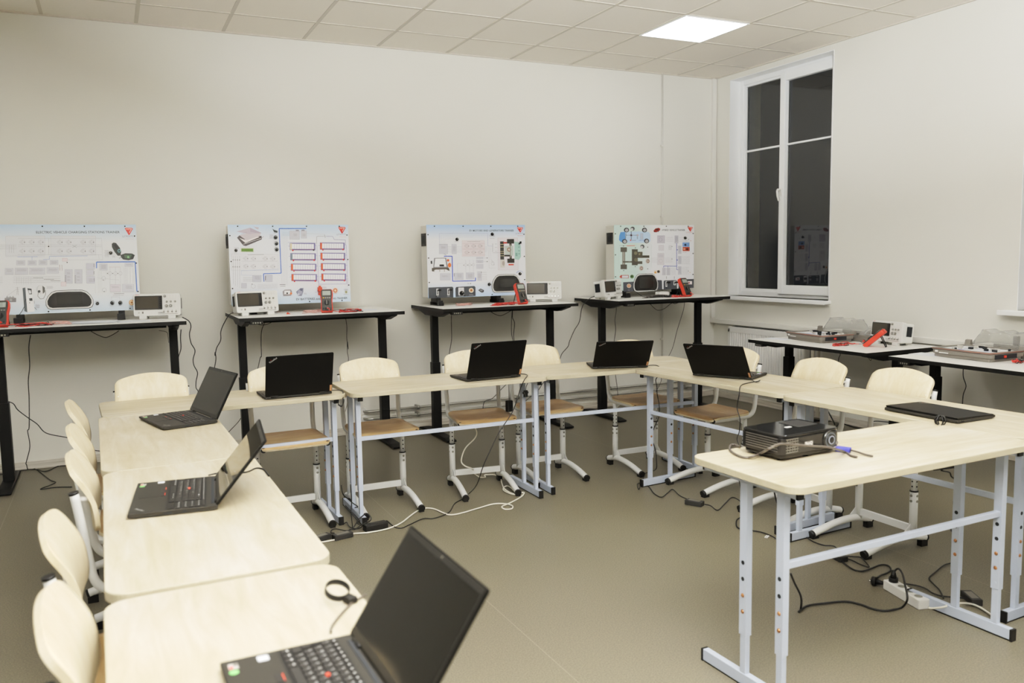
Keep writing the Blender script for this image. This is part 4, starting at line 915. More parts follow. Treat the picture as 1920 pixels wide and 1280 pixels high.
a.line([(1144, 322), (1146, 605), (1162, 607)], '#4a5cae', 6); a.line([(1144, 568), (1004, 566), (1004, 582)], '#4a5cae', 6); a.line([(1050, 568), (1050, 582)], '#4a5cae', 5); a.disc(1152, 392, 6, '#3a4ca8'); a.disc(1152, 502, 6, '#3a4ca8')
a.rect(938, 430, 1008, 552, '#ddd9de', '#b3b0ba'); a.ring(972, 512, 20, '#b3b0ba'); a.rect(948, 440, 1000, 474, '#cfccd4'); a.rect(950, 344, 1004, 400, '#dcd9df', '#c3b9c2')
for x in (1062, 1074, 1086): a.line([(x, 345), (x, 395)], '#8f8d97', 2.4)
for y in range(480, 530, 12): a.line([(1015, y), (1100, y)], '#b9b3bd', 1.8); a.line([(870, y), (935, y)], '#b9b3bd', 1.8)
for x, y in ((1094, 358), (1094, 490)): a.disc(x, y, 4, '#222222')
a.rect(1208, 314, 1286, 360, '#7ea3d8'); a.disc(1240, 340, 12, '#22304a'); a.rect(1210, 362, 1288, 406, '#b0503c'); a.disc(1228, 384, 11, '#e0a08a'); a.disc(1260, 386, 13, '#3f1c18'); a.disc(1300, 296, 4, '#c94a3a'); a.disc(1276, 280, 4, '#555555'); a.disc(1292, 634, 4, '#d9a058'); a.disc(1274, 620, 4, '#555555')
a.poly([(900, 612), (965, 608), (968, 640), (902, 650)], '#e6d9cf'); a.disc(948, 625, 15, '#3a3430'); a.disc(915, 634, 11, '#d99a52'); a.scribble(1205, 420, 1260, 1)
a.poly([(578, 738), (690, 732), (720, 722), (960, 716), (985, 718), (990, 815), (592, 842), (580, 835)], '#4a4d54'); a.poly([(1003, 730), (1010, 720), (1138, 716), (1148, 724), (1150, 812), (1003, 818)], '#4a4d54'); a.poly([(1165, 722), (1175, 710), (1335, 704), (1335, 800), (1166, 808)], '#4a4d54'); a.rect(1025, 730, 1042, 788, '#eeeeee'); a.rect(1030, 738, 1037, 782, '#3a3d41'); a.rect(1112, 726, 1138, 770, '#eeeeee'); a.rect(1118, 732, 1132, 764, '#55585c'); a.rect(1172, 716, 1212, 786, '#e6e6e8'); a.disc(1192, 750, 14, '#2a2b2e'); a.rect(1263, 728, 1315, 762, '#e9dfe0'); a.disc(1282, 745, 9, '#8a2f38'); a.disc(638, 777, 22, '#e2d6c4'); a.disc(638, 777, 15, '#b8553a'); a.disc(638, 777, 8, '#e6cfa4'); a.scribble(625, 822, 650, 1, '#d9d9db')
for x in (1034, 1120): a.line([(x, 676), (x, 704)], '#8d8b90', 5)
A4.build(b4)
cluster(b4, A4, 812, 742, 240, 138, 146, 102)
for (x, y) in ((1236, 266), (1194, 748), (1236, 752)):
    u, v = A4.uv(x, y); knob(u, v, .011).build('knob', [M['blackpl'], M['white']], b4)
for x, y in ((1040, 742), (1128, 740)):
    u, v = A4.uv(x, y); MB().box((u + .01, -.012, v), (.03, .024, .014)).build('slider_lever', M['blackpl'], b4, bevel=.002)
# cable runs (world coordinates in metres)
CAB = {
 'd1a': [(-6.118,-0.12,0.413),(-6.132,-0.12,0.301),(-6.125,-0.12,0.219),(-6.128,-0.12,0.172),(-6.141,-0.12,0.125),(-6.157,-0.12,0.072),(-6.154,-0.12,0.06),(-6.155,0.068,0.004),(-6.115,-0.021,0.004),(-6.052,-0.225,0.004),(-5.991,-0.44,0.004),(-5.958,-0.512,0.004),(-5.984,-0.577,0.004),(-6.027,-0.636,0.004),(-6.036,-0.667,0.004),(-6.002,-0.668,0.004),(-5.944,-0.664,0.004),(-5.854,-0.705,0.004)],
 'd1a_top': [(-6.07,-0.12,0.973),(-6.086,-0.12,0.885),(-6.089,-0.12,0.76),(-6.105,-0.12,0.651),(-6.108,-0.12,0.526),(-6.121,-0.12,0.328)],
 'd1b': [(-6.348,-0.069,0.004),(-6.306,-0.086,0.004),(-6.256,0.026,0.004),(-6.209,0.011,0.004),(-6.173,0.078,0.004),(-6.142,0.065,0.004),(-6.096,-0.053,0.004),(-6.054,-0.137,0.004),(-6.017,-0.119,0.004),(-5.972,-0.014,0.004),(-5.93,-0.016,0.004),(-5.782,-0.055,0.004)],
 'd1c': [(-6.228,-0.25,0.54),(-6.192,-0.25,0.519),(-6.169,-0.25,0.474),(-6.11,-0.25,0.412),(-6.06,-0.25,0.364),(-6.01,-0.25,0.296),(-5.887,-0.25,0.251),(-5.817,-0.25,0.218),(-5.77,-0.25,0.171),(-5.721,-0.25,0.14),(-5.642,-0.25,0.123)],
 'd1d': [(-5.088,-0.25,1.059),(-5.044,-0.25,1.028),(-5.032,-0.25,0.987),(-5.045,-0.25,0.93),(-5.037,-0.25,0.864),(-5.013,-0.25,0.808),(-5.029,-0.25,0.747),(-5.026,-0.25,0.698),(-5.004,-0.25,0.642),(-5.017,-0.25,0.581),(-5.02,-0.25,0.531),(-5.006,-0.25,0.496),(-5.0,-0.25,0.395),(-5.016,-0.25,0.237)],
 'd1e': [(-5.097,-0.2,0.966),(-5.104,-0.2,0.905),(-5.106,-0.2,0.822),(-5.127,-0.2,0.757),(-5.136,-0.2,0.667),(-5.135,-0.2,0.534)],
 'd1f': [(-5.687,-0.35,0.994),(-5.647,-0.35,0.967),(-5.6,-0.35,0.947),(-5.557,-0.35,0.962),(-5.513,-0.35,0.989)],
 'd1g': [(-5.257,-0.4,0.981),(-5.207,-0.4,0.966),(-5.2,-0.4,0.934),(-5.197,-0.4,0.89)],
 'd2a': [(-4.711,-0.3,1.077),(-4.759,-0.3,1.069),(-4.801,-0.3,1.009),(-4.83,-0.3,0.944),(-4.835,-0.3,0.878),(-4.866,-0.3,0.822),(-4.88,-0.3,0.765),(-4.878,-0.3,0.792),(-4.875,-0.3,0.739),(-4.892,-0.3,0.647),(-4.885,-0.3,0.526),(-4.909,-0.3,0.314)],
 'd2b': [(-4.519,-0.35,0.998),(-4.544,-0.35,0.94),(-4.552,-0.35,0.857),(-4.555,-0.35,0.748),(-4.563,-0.35,0.736),(-4.583,-0.35,0.663),(-4.602,-0.35,0.59),(-4.62,-0.35,0.484),(-4.663,-0.35,0.393),(-4.71,-0.35,0.343),(-4.733,-0.35,0.278),(-4.813,-0.35,0.198),(-4.932,-0.35,0.084)],
 'd2c': [(-3.903,-0.35,1.002),(-3.896,-0.35,0.932),(-3.9,-0.35,0.844),(-3.891,-0.35,0.756),(-3.896,-0.35,0.817),(-3.899,-0.35,0.734),(-3.893,-0.35,0.677),(-3.905,-0.35,0.58),(-3.903,-0.35,0.46),(-3.918,-0.35,0.318),(-3.948,-0.35,0.225)],
 'd2d': [(-4.593,-0.4,0.996),(-4.554,-0.4,0.984),(-4.514,-0.4,0.986),(-4.481,-0.4,0.999)],
 'd3a': [(-3.014,-0.35,1.0),(-3.017,-0.35,0.925),(-3.017,-0.35,0.823),(-3.021,-0.35,0.765),(-3.041,-0.35,0.672),(-3.051,-0.35,0.566),(-3.04,-0.35,0.464)],
 'd3b': [(-2.455,-0.35,1.007),(-2.464,-0.35,0.898),(-2.464,-0.35,0.792),(-2.439,-0.35,0.652),(-2.456,-0.35,0.497),(-2.484,-0.35,0.368),(-2.489,-0.35,0.211)],
 'd3b2': [(-2.428,-0.3,1.003),(-2.43,-0.3,0.934),(-2.411,-0.3,0.884),(-2.422,-0.3,0.785),(-2.414,-0.3,0.699),(-2.387,-0.3,0.565),(-2.419,-0.3,0.436),(-2.573,-0.3,0.297),(-2.638,-0.3,0.244),(-2.709,-0.3,0.224),(-2.727,-0.3,0.16)],
 'd3c': [(-1.544,-0.3,1.089),(-1.622,-0.3,1.083),(-1.699,-0.3,1.04),(-1.738,-0.3,0.98),(-1.763,-0.3,0.865),(-1.816,-0.3,0.79),(-1.867,-0.3,0.692),(-1.883,-0.3,0.648),(-1.945,-0.3,0.589),(-1.968,-0.3,0.537),(-1.998,-0.3,0.476),(-2.07,-0.3,0.4),(-2.141,-0.3,0.338),(-2.192,-0.3,0.275),(-2.282,-0.3,0.216),(-2.332,-0.3,0.176),(-2.392,-0.3,0.106)],
 'd3d': [(-2.678,-0.4,0.999),(-2.639,-0.4,0.977),(-2.591,-0.4,0.963),(-2.542,-0.4,0.977),(-2.488,-0.4,1.003)],
 'd4a': [(-1.405,-0.35,0.998),(-1.403,-0.35,0.951),(-1.418,-0.35,0.868),(-1.411,-0.35,0.767),(-1.435,-0.35,0.625),(-1.425,-0.35,0.486),(-1.415,-0.35,0.365),(-1.399,-0.35,0.261),(-1.389,-0.35,0.158),(-1.389,-0.35,0.074)],
 'd4b': [(-0.634,-0.35,1.005),(-0.649,-0.35,0.927),(-0.671,-0.35,0.867),(-0.724,-0.35,0.73),(-0.753,-0.35,0.63),(-0.781,-0.35,0.555),(-0.822,-0.35,0.491),(-0.896,-0.35,0.392),(-0.908,-0.35,0.259),(-0.965,-0.35,0.168)],
 'd4c': [(-1.063,-0.4,1.0),(-1.027,-0.4,0.967),(-0.981,-0.4,0.94),(-0.908,-0.4,0.95),(-0.825,-0.4,0.998),(-0.783,-0.4,0.992),(-0.73,-0.4,1.007)],
 'white': [(-3.527,-2.0,0.4),(-3.51,-2.0,0.35),(-3.529,-2.0,0.313),(-3.582,-2.0,0.271),(-3.608,-2.0,0.231),(-3.62,-2.0,0.179),(-3.595,-2.0,0.147),(-3.544,-2.0,0.121),(-3.41,-1.703,0.006),(-3.413,-1.811,0.006),(-3.382,-1.828,0.006),(-3.364,-1.773,0.006),(-3.33,-1.784,0.006),(-3.302,-1.808,0.006),(-3.303,-1.894,0.006),(-3.349,-2.016,0.006),(-3.392,-2.152,0.006),(-3.39,-2.267,0.006),(-3.36,-2.227,0.006),(-3.341,-2.101,0.006),(-3.369,-2.097,0.006),(-3.407,-2.162,0.006),(-3.407,-2.239,0.006),(-3.389,-2.286,0.006),(-3.318,-2.269,0.006),(-3.363,-2.337,0.006),(-3.444,-2.4,0.006),(-3.502,-2.438,0.006),(-3.562,-2.473,0.006),(-3.569,-2.529,0.006),(-3.531,-2.54,0.006),(-3.502,-2.489,0.006),(-3.52,-2.435,0.006),(-3.583,-2.403,0.006),(-3.693,-2.434,0.006),(-3.823,-2.476,0.006),(-3.886,-2.473,0.006),(-3.909,-2.413,0.006),(-3.929,-2.32,0.006),(-3.972,-2.286,0.006),(-4.028,-2.315,0.006),(-4.098,-2.388,0.006),(-4.17,-2.471,0.006),(-4.238,-2.522,0.006),(-4.308,-2.547,0.006),(-4.392,-2.549,0.006),(-4.468,-2.53,0.006),(-4.564,-2.575,0.006),(-4.644,-2.583,0.006),(-4.693,-2.573,0.006)],
 'capE': [(-3.331,-2.276,0.747),(-3.312,-2.303,0.747),(-3.329,-2.368,0.747),(-3.418,-2.506,0.747),(-3.426,-2.47,0.694),(-3.451,-2.47,0.626),(-3.487,-2.47,0.55),(-3.566,-2.47,0.451),(-3.625,-2.47,0.352),(-3.674,-2.47,0.261),(-3.685,-2.4,0.14),(-3.618,-2.121,0.006),(-3.694,-2.208,0.006),(-3.783,-2.282,0.006),(-3.878,-2.43,0.006),(-3.991,-2.487,0.006),(-4.045,-2.464,0.006),(-4.146,-2.529,0.006),(-4.2,-2.563,0.006),(-4.227,-2.542,0.006),(-4.235,-2.486,0.006),(-4.236,-2.405,0.006),(-4.255,-2.425,0.006)],
 'capD': [(-4.47,-2.214,0.735),(-4.449,-2.221,0.735),(-4.432,-2.238,0.735),(-4.434,-2.315,0.735),(-4.467,-2.42,0.678),(-4.49,-2.42,0.688)],
 'loopD': [(-4.492,-2.44,0.716),(-4.494,-2.44,0.708),(-4.491,-2.44,0.694),(-4.479,-2.44,0.683),(-4.469,-2.44,0.689),(-4.462,-2.44,0.705),(-4.461,-2.44,0.718)],
 'tangD': [(-4.472,-2.35,0.228),(-4.465,-2.35,0.178),(-4.438,-2.35,0.146),(-4.411,-2.35,0.118),(-4.384,-2.35,0.093),(-4.354,-2.121,0.02),(-4.371,-2.167,0.02),(-4.341,-2.129,0.02)],
 'tang1': [(-4.464,-2.348,0.01),(-4.444,-2.334,0.01),(-4.451,-2.396,0.01),(-4.446,-2.447,0.01),(-4.424,-2.467,0.01),(-4.39,-2.445,0.01),(-4.427,-2.483,0.05),(-4.375,-2.396,0.05),(-4.336,-2.358,0.05),(-4.336,-2.434,0.05),(-4.355,-2.49,0.05),(-4.391,-2.519,0.05),(-4.426,-2.548,0.05),(-4.464,-2.589,0.05),(-4.461,-2.47,0.01),(-4.488,-2.471,0.01),(-4.525,-2.419,0.01),(-4.549,-2.422,0.01),(-4.566,-2.467,0.01),(-4.55,-2.483,0.01)],
 'tang2': [(-4.452,-2.47,0.261),(-4.448,-2.47,0.169),(-4.453,-2.47,0.106),(-4.449,-2.47,0.031),(-4.442,-2.449,0.01),(-4.395,-2.361,0.01),(-4.391,-2.4,0.03),(-4.388,-2.23,0.03),(-4.388,-2.084,0.03)],
 'hangR2': [(-2.426,-2.44,0.689),(-2.451,-2.44,0.662),(-2.443,-2.44,0.617),(-2.441,-2.44,0.569),(-2.426,-2.44,0.5),(-2.426,-2.44,0.422),(-2.466,-2.44,0.348),(-2.48,-2.44,0.286),(-2.455,-2.44,0.209),(-2.446,-2.44,0.139),(-2.449,-2.44,0.081),(-2.366,-2.246,0.006),(-2.434,-2.275,0.006),(-2.509,-2.383,0.006),(-2.582,-2.465,0.006),(-2.663,-2.558,0.006),(-2.603,-2.454,0.006),(-2.568,-2.453,0.006),(-2.577,-2.548,0.006),(-2.63,-2.671,0.006),(-2.641,-2.764,0.006),(-2.558,-2.711,0.006),(-2.481,-2.659,0.006),(-2.524,-2.785,0.006),(-2.532,-2.871,0.006)],
 'hangG': [(-2.343,-3.193,0.752),(-2.395,-3.292,0.752),(-2.331,-3.254,0.752),(-2.366,-3.278,0.752),(-2.414,-3.278,0.75),(-2.497,-3.308,0.75),(-2.58,-3.379,0.75),(-2.6,-3.397,0.718),(-2.6,-3.381,0.644),(-2.6,-3.405,0.584),(-2.6,-3.4,0.518),(-2.6,-3.383,0.475),(-2.6,-3.402,0.434),(-2.6,-3.391,0.371),(-2.6,-3.398,0.307),(-2.6,-3.404,0.252),(-2.6,-3.429,0.185),(-2.6,-3.453,0.126),(-2.6,-3.483,0.061)],
 'adG': [(-2.537,-3.041,0.02),(-2.526,-3.081,0.02),(-2.547,-3.166,0.02),(-2.44,-3.095,0.02),(-2.314,-3.011,0.02),(-2.316,-3.079,0.02),(-2.384,-3.208,0.02),(-2.457,-3.34,0.02),(-2.436,-3.297,0.006),(-2.485,-3.293,0.006),(-2.544,-3.321,0.006),(-2.61,-3.398,0.006),(-2.624,-3.446,0.006),(-2.601,-3.474,0.006)],
 'loopend': [(-2.595,-3.484,0.006),(-2.564,-3.531,0.006),(-2.559,-3.599,0.006),(-2.569,-3.646,0.006),(-2.585,-3.689,0.006)],
 'cordA': [(-2.54,-3.662,0.006),(-2.461,-3.662,0.006),(-2.411,-3.668,0.006),(-2.421,-3.713,0.006),(-2.438,-3.774,0.006),(-2.431,-3.833,0.006),(-2.406,-3.852,0.006),(-2.403,-3.881,0.006),(-2.457,-3.952,0.006),(-2.48,-3.978,0.006)],
 'cordB': [(-2.519,-4.02,0.006),(-2.551,-4.099,0.006),(-2.557,-4.143,0.006),(-2.539,-4.164,0.006),(-2.481,-4.16,0.006),(-2.403,-4.148,0.006),(-2.381,-4.171,0.006),(-2.409,-4.21,0.006),(-2.457,-4.231,0.006),(-2.507,-4.238,0.006),(-2.544,-4.251,0.006)],
 'cordB2': [(-2.455,-3.991,0.006),(-2.426,-4.015,0.006),(-2.406,-4.036,0.006),(-2.429,-4.081,0.006),(-2.471,-4.142,0.006),(-2.48,-4.102,0.006),(-2.473,-4.057,0.006),(-2.474,-4.019,0.006)],
 'big': [(-3.182,-4.38,0.187),(-3.159,-4.38,0.142),(-3.131,-4.38,0.095),(-3.122,-4.38,0.066),(-3.082,-4.337,0.006),(-3.109,-4.355,0.006),(-3.037,-4.328,0.006),(-2.959,-4.342,0.006),(-2.867,-4.37,0.006),(-2.836,-4.421,0.006),(-2.828,-4.472,0.006),(-2.803,-4.508,0.006),(-2.758,-4.518,0.006),(-2.708,-4.517,0.006),(-2.729,-4.556,0.06),(-2.692,-4.512,0.1),(-2.61,-4.433,0.1),(-2.578,-4.386,0.1),(-2.603,-4.386,0.09),(-2.647,-4.416,0.09)],
 'projdrop': [(-2.439,-3.49,0.201),(-2.426,-3.49,0.154),(-2.408,-3.49,0.106),(-2.396,-3.49,0.067),(-2.377,-3.49,0.023),(-2.369,-3.488,0.006),(-2.409,-3.524,0.006)],
 'whitetail': [(-2.662,-4.6,0.025),(-2.651,-4.611,0.025),(-2.639,-4.646,0.04),(-2.576,-4.643,0.04),(-2.547,-4.651,0.04),(-2.448,-4.632,0.01),(-2.447,-4.675,0.01),(-2.477,-4.748,0.01)],
 'cordC': [(-2.497,-4.352,0.006),(-2.48,-4.372,0.006),(-2.462,-4.408,0.006),(-2.464,-4.442,0.006),(-2.477,-4.476,0.006),(-2.474,-4.514,0.006),(-2.448,-4.541,0.006),(-2.412,-4.576,0.006),(-2.422,-4.613,0.006),(-2.436,-4.652,0.006),(-2.445,-4.702,0.006),(-2.475,-4.765,0.006)],
 'cordR': [(-2.424,-4.55,0.46),(-2.435,-4.55,0.442),(-2.465,-4.55,0.421),(-2.455,-4.55,0.368),(-2.475,-4.55,0.327),(-2.476,-4.55,0.308),(-2.449,-4.55,0.265),(-2.429,-4.55,0.21),(-2.004,-4.25,0.006),(-2.089,-4.282,0.006),(-2.151,-4.286,0.006),(-2.263,-4.326,0.006),(-2.348,-4.361,0.006),(-2.39,-4.416,0.006),(-2.425,-4.472,0.006),(-2.487,-4.537,0.006)],
 'cordH': [(-2.431,-4.56,0.757),(-2.43,-4.515,0.757),(-2.468,-4.487,0.757),(-2.502,-4.488,0.757),(-2.548,-4.52,0.757),(-2.574,-4.548,0.757)],
 'rd1a': [(-0.3,-1.615,0.644),(-0.3,-1.615,0.6),(-0.3,-1.617,0.537),(-0.3,-1.615,0.473),(-0.3,-1.626,0.347)],
 'rd1b': [(-0.4,-2.023,0.664),(-0.4,-2.022,0.64),(-0.4,-2.009,0.612),(-0.4,-2.004,0.549),(-0.4,-2.014,0.436)],
 'rd1hook': [(-0.55,-2.434,0.692),(-0.55,-2.431,0.669),(-0.55,-2.45,0.654),(-0.55,-2.462,0.694)],
 'rd2a': [(-0.4,-3.079,0.664),(-0.4,-3.082,0.598),(-0.4,-3.104,0.539),(-0.4,-3.087,0.481),(-0.4,-3.083,0.416),(-0.4,-3.087,0.342),(-0.4,-3.08,0.237)],
 'rd2b': [(-0.4,-2.617,0.664),(-0.4,-2.61,0.638),(-0.4,-2.601,0.615),(-0.4,-2.61,0.54)],
 'tangR': [(-1.0,-2.463,0.35),(-1.0,-2.521,0.276),(-0.125,-1.725,0.006),(-0.042,-1.592,0.006),(-0.177,-1.695,0.006),(-0.293,-1.858,0.006),(-0.1,-1.741,0.006),(0.032,-1.697,0.006),(-0.075,-1.872,0.006),(-0.067,-1.991,0.006),(-0.001,-2.03,0.006)],
 'tangR2': [(-1.2,-3.17,0.385),(-1.2,-3.059,0.373),(-1.2,-3.036,0.351),(-1.2,-3.023,0.321),(-1.2,-3.019,0.272)],
 'projcab': [(-3.526,-4.472,0.757),(-3.519,-4.437,0.757),(-3.536,-4.434,0.757),(-3.585,-4.488,0.757),(-3.612,-4.546,0.757),(-3.62,-4.594,0.757),(-3.606,-4.61,0.757),(-3.597,-4.627,0.765),(-3.551,-4.607,0.765),(-3.699,-4.8,0.834),(-3.673,-4.8,0.842),(-3.644,-4.8,0.846),(-3.603,-4.8,0.84),(-3.546,-4.8,0.83),(-3.485,-4.8,0.82),(-3.439,-4.8,0.812),(-3.401,-4.8,0.801),(-3.263,-4.71,0.757),(-3.285,-4.756,0.757),(-3.286,-4.784,0.757)],
 'tableR': [(-2.591,-4.55,0.57),(-2.483,-4.55,0.565),(-2.433,-4.55,0.563),(-2.447,-4.55,0.57),(-2.547,-4.55,0.565),(-2.496,-4.55,0.548),(-2.481,-4.55,0.527),(-2.434,-4.55,0.502)],
 'capC': [(-5.202,-5.243,0.74),(-5.194,-5.217,0.74),(-5.164,-5.17,0.74),(-5.127,-5.123,0.74),(-5.095,-5.1,0.74),(-5.09,-5.097,0.74)],
 'capB': [(-5.293,-3.94,0.76),(-5.278,-3.931,0.76),(-5.255,-3.93,0.76),(-5.172,-3.899,0.745),(-5.131,-3.859,0.745),(-5.111,-3.886,0.745),(-5.109,-3.961,0.745),(-5.109,-3.987,0.745)],
 'osc5': [(-0.15,-2.391,0.792),(-0.15,-2.415,0.794),(-0.15,-2.435,0.787),(-0.15,-2.436,0.779)],
 'capF': [(-2.45,-2.358,0.744),(-2.414,-2.357,0.744),(-2.405,-2.387,0.744),(-2.427,-2.443,0.744)],
 'clipE': [(-3.332,-2.3,0.682),(-3.311,-2.3,0.699),(-3.291,-2.3,0.688)],
 'adH': [(-3.364,-2.2,0.681),(-3.366,-2.2,0.564)],
}
# ---------------------------------------------------------------- oscilloscopes
def make_scope():
    t = thing('oscilloscope', 'x', 'oscilloscope', (0, 0, 0), 0, 'white benchtop oscilloscopes')
    W, H = .31, .155
    tilt = Matrix.Translation((0, 0, .022)) @ Matrix.Rotation(R(-7), 4, 'X')
    b = MB().prism(rrect(-W / 2, 0, W / 2, H, .012, 4), 1, 0, .035, 0, tilt)
    b.prism(rrect(-W / 2 + .008, .004, W / 2 - .008, H - .006, .012, 4), 1, .035, .115, 0, tilt)
    body = b.build('body', M['offwhite'], t, bevel=.003)
    T = tilt
    s = MB().prism(rrect(-W / 2 + .010, .044, .035, H - .014, .004, 3), 1, -.001, -.0035, 0, T)
    sb = s.build('screen_bezel', M['darkgrey'], body)
    MB().box2((-W / 2 + .018, -.0042, .052), (.008, -.0034, H - .021), 0, T).build('screen', mat('scope_screen', '#4a463e', .12), sb)
    sk = MB()
    for k in range(6): sk.box((.023, -.0045, .058 + k * .0135), (.014, .003, .009), 0, T)
    sk.build('soft_keys', M['blackpl'], sb)
    def kn(x, z, r, col=1):
        kb = MB(); p = T @ Vector((x, 0, z)); q = T @ Vector((x, -.014, z)); kb.cyl(p, T @ Vector((x, -.004, z)), r * 1.3, n=18, mi=3); kb.cyl(p, q, r, r * .88, n=18, mi=1); kb.cyl(q, T @ Vector((x + .001, -.0145, z)), r * .5, n=12, mi=0); kb.build('control_knob', [M['offwhite'], mat('scope_knob', '#8c8a84', .4), M['blackpl'], M['zinc']], body)
    kn(.053, .137, .0072); kn(.065, .098, .0055); kn(.092, .098, .0055); kn(.120, .098, .0055); kn(.062, .068, .0085); kn(.090, .068, .0085)
    k = MB()
    for r_ in range(3):
        for c in range(4): k.box((.078 + c * .019, -.002, .143 - r_ * .008), (.012, .003, .004), 0, T)
    for c in range(4): k.box((.055 + c * .024, -.002, .082), (.011, .003, .005), 0, T)
    k.box((.125, -.002, .066), (.008, .003, .006), 0, T); k.box((-.120, -.002, .024), (.010, .003, .010), 2, T); k.box((-.095, -.002, .024), (.009, .003, .013), 1, T); k.box((.02, -.0015, .022), (.03, .002, .003), 1, T)
    k.box((.07, -.001, .012), (.13, .001, .002), 1, T)
    k.build('buttons', [M['white'], M['grey'], solid('#b8b8b0')], body)
    for q in range(4):
        c = MB(); x = .045 + q * .027; c.cyl(T @ Vector((x, 0, .026)), T @ Vector((x, -.012, .026)), .0052, n=14, mi=0); c.box((x, -.001, .036), (.006, .002, .004), 1, T); c.build('probe_connector', [M['chrome'], M['zinc']], body)
    tx = MB(); text_to(tx, 'UNI-T', T @ Matrix.Translation((-.140, -.0006, .1465)) @ Matrix.Rotation(R(90), 4, 'X'), width=.022, bold=.02)
    tx.build('maker_lettering', solid('#c2453c'), body, fix=False)
    for sx in (-1, 1): MB().box((sx * .095, .012, .011), (.05, .03, .022)).build('foot', M['offwhite'], t, bevel=.003); MB().box((sx * .095, .10, .017), (.04, .02, .034)).build('foot', M['offwhite'], t, bevel=.003)
    for sx in (-1, 1): MB().box((sx * (W / 2 - .0075), .075, .09), (.002, .05, .075), 0, T).build('side_vent', M['hole'], body)
    v = MB().box((0, .1155, .08), (.26, .002, .12), 0, T); v.build('rear_panel', M['darkgrey'], body)
    return t
sc = make_scope(); sc.location = (-5.262, -.42, ZD); sc.rotation_euler = (0, 0, R(-13)); sc['label'] = 'white oscilloscope at the right end of the desk under the charging stations board'
dup(sc, (-4.585, -.50, ZD), 10, 'white oscilloscope at the left end of the desk under the batteries board')
dup(sc, (-2.185, -.42, ZD), -27, 'white oscilloscope to the right of the motors and generators board')
dup(sc, (-1.50, -.47, ZD), 28, 'white oscilloscope turned sideways at the left end of the corner desk under the hybrid board')
dup(sc, (-.285, -2.345, .747), -96, 'white oscilloscope on the low desk by the right wall, its side toward the viewer')

# ---------------------------------------------------------------- multimeters
def make_meter(lean):
    t = thing('multimeter', 'x', 'multimeter', (0, 0, 0), 0, 'red and grey handheld multimeters')
    T = Matrix.Rotation(R(-(90 - lean)), 4, 'X') @ Matrix.Identity(4)
    T = Matrix.Translation((0, 0, .004)) @ Matrix.Rotation(R(lean), 4, 'X')   # body plane: local y up the meter, z toward the user
    out = [(-.040, 0), (.040, 0), (.044, .02), (.041, .09), (.047, .14), (.045, .172), (.035, .182), (-.035, .182), (-.045, .172), (-.047, .14), (-.041, .09), (-.044, .02)]
    h = MB().prism(out, 2, -.022, .012, 0, T).build('holster', M['red'], t, bevel=.004)
    i = [(p[0] * .86, .008 + p[1] * .93) for p in out]
    MB().prism(i, 2, .012, .020, 0, T).build('face', mat('meter_face', '#393935', .5), t, bevel=.003)
    MB().box((0, .146, .0205), (.058, .034, .002), 0, T).build('display', M['lcd'], t)
    d = MB(); d.cyl(T @ Vector((0, .070, .020)), T @ Vector((0, .070, .026)), .019, n=24); d.box((0, .070, .0275), (.006, .034, .004), 1, T); d.build('rotary_dial', [M['blackpl'], M['grey']], t)
    b = MB()
    for k in range(4): b.box((-.022 + k * .0148, .108, .021), (.010, .006, .003), 0 if k else 1, T)
    b.build('buttons', [M['zinc'], solid('#d79a2c')], t)
    j = MB()
    for k in range(4): j.cyl(T @ Vector((-.024 + k * .016, .024, .019)), T @ Vector((-.024 + k * .016, .024, .0215)), .0058, n=14)
    j.build('input_jacks', M['hole'], t)
    s = MB(); p = T @ Vector((0, .135, -.022)); a = R(lean)
    L = p.z / math.sin(R(70)); q = Vector((0, p.y + p.z * .45, .003))
    for sx in (-1, 1): s.tube([(sx * .022, p.y, p.z), (sx * .022, q.y, .004)], .0035, 8)
    s.tube([(-.022, q.y, .004), (.022, q.y, .004)], .0035, 8)
    s.build('tilt_stand', M['blackpl'], t)
    pl = MB()
    for k, mi in ((1, 0), (2, 1)): x = -.024 + k * .016; pl.cyl(T @ Vector((x, .024, .020)), T @ Vector((x, .020, .038)), .0048, n=12, mi=mi)
    pl.build('lead_plug', [M['blackpl'], M['redlead']], t)
    return t
mm = []
for (p, rz, lean, lab) in (((-6.195, -.62, ZD), -8, 62, 'red multimeter propped up at the left picture edge beside the charger picture'),
                           ((-4.105, -.60, ZD), -14, 66, 'red multimeter standing in front of the batteries board, hiding part of its title'),
                           ((-2.49, -.64, ZD), 4, 66, 'red multimeter standing at the lower right of the motors and generators board'),
                           ((-.80, -.62, ZD), 10, 64, 'red multimeter standing in front of the hybrid vehicle board'),
                           ((-.50, -2.345, .747), -150, 42, 'red multimeter leaning sideways on its stand, next to the oscilloscope on the low desk'),
                           ((-.36, -3.66, .745), -90, 60, 'red multimeter at the right picture edge beside the second grey kit')):
    t = make_meter(lean); t.location = p; t.rotation_euler = (0, 0, R(rz)); t['label'] = lab; mm.append(t)

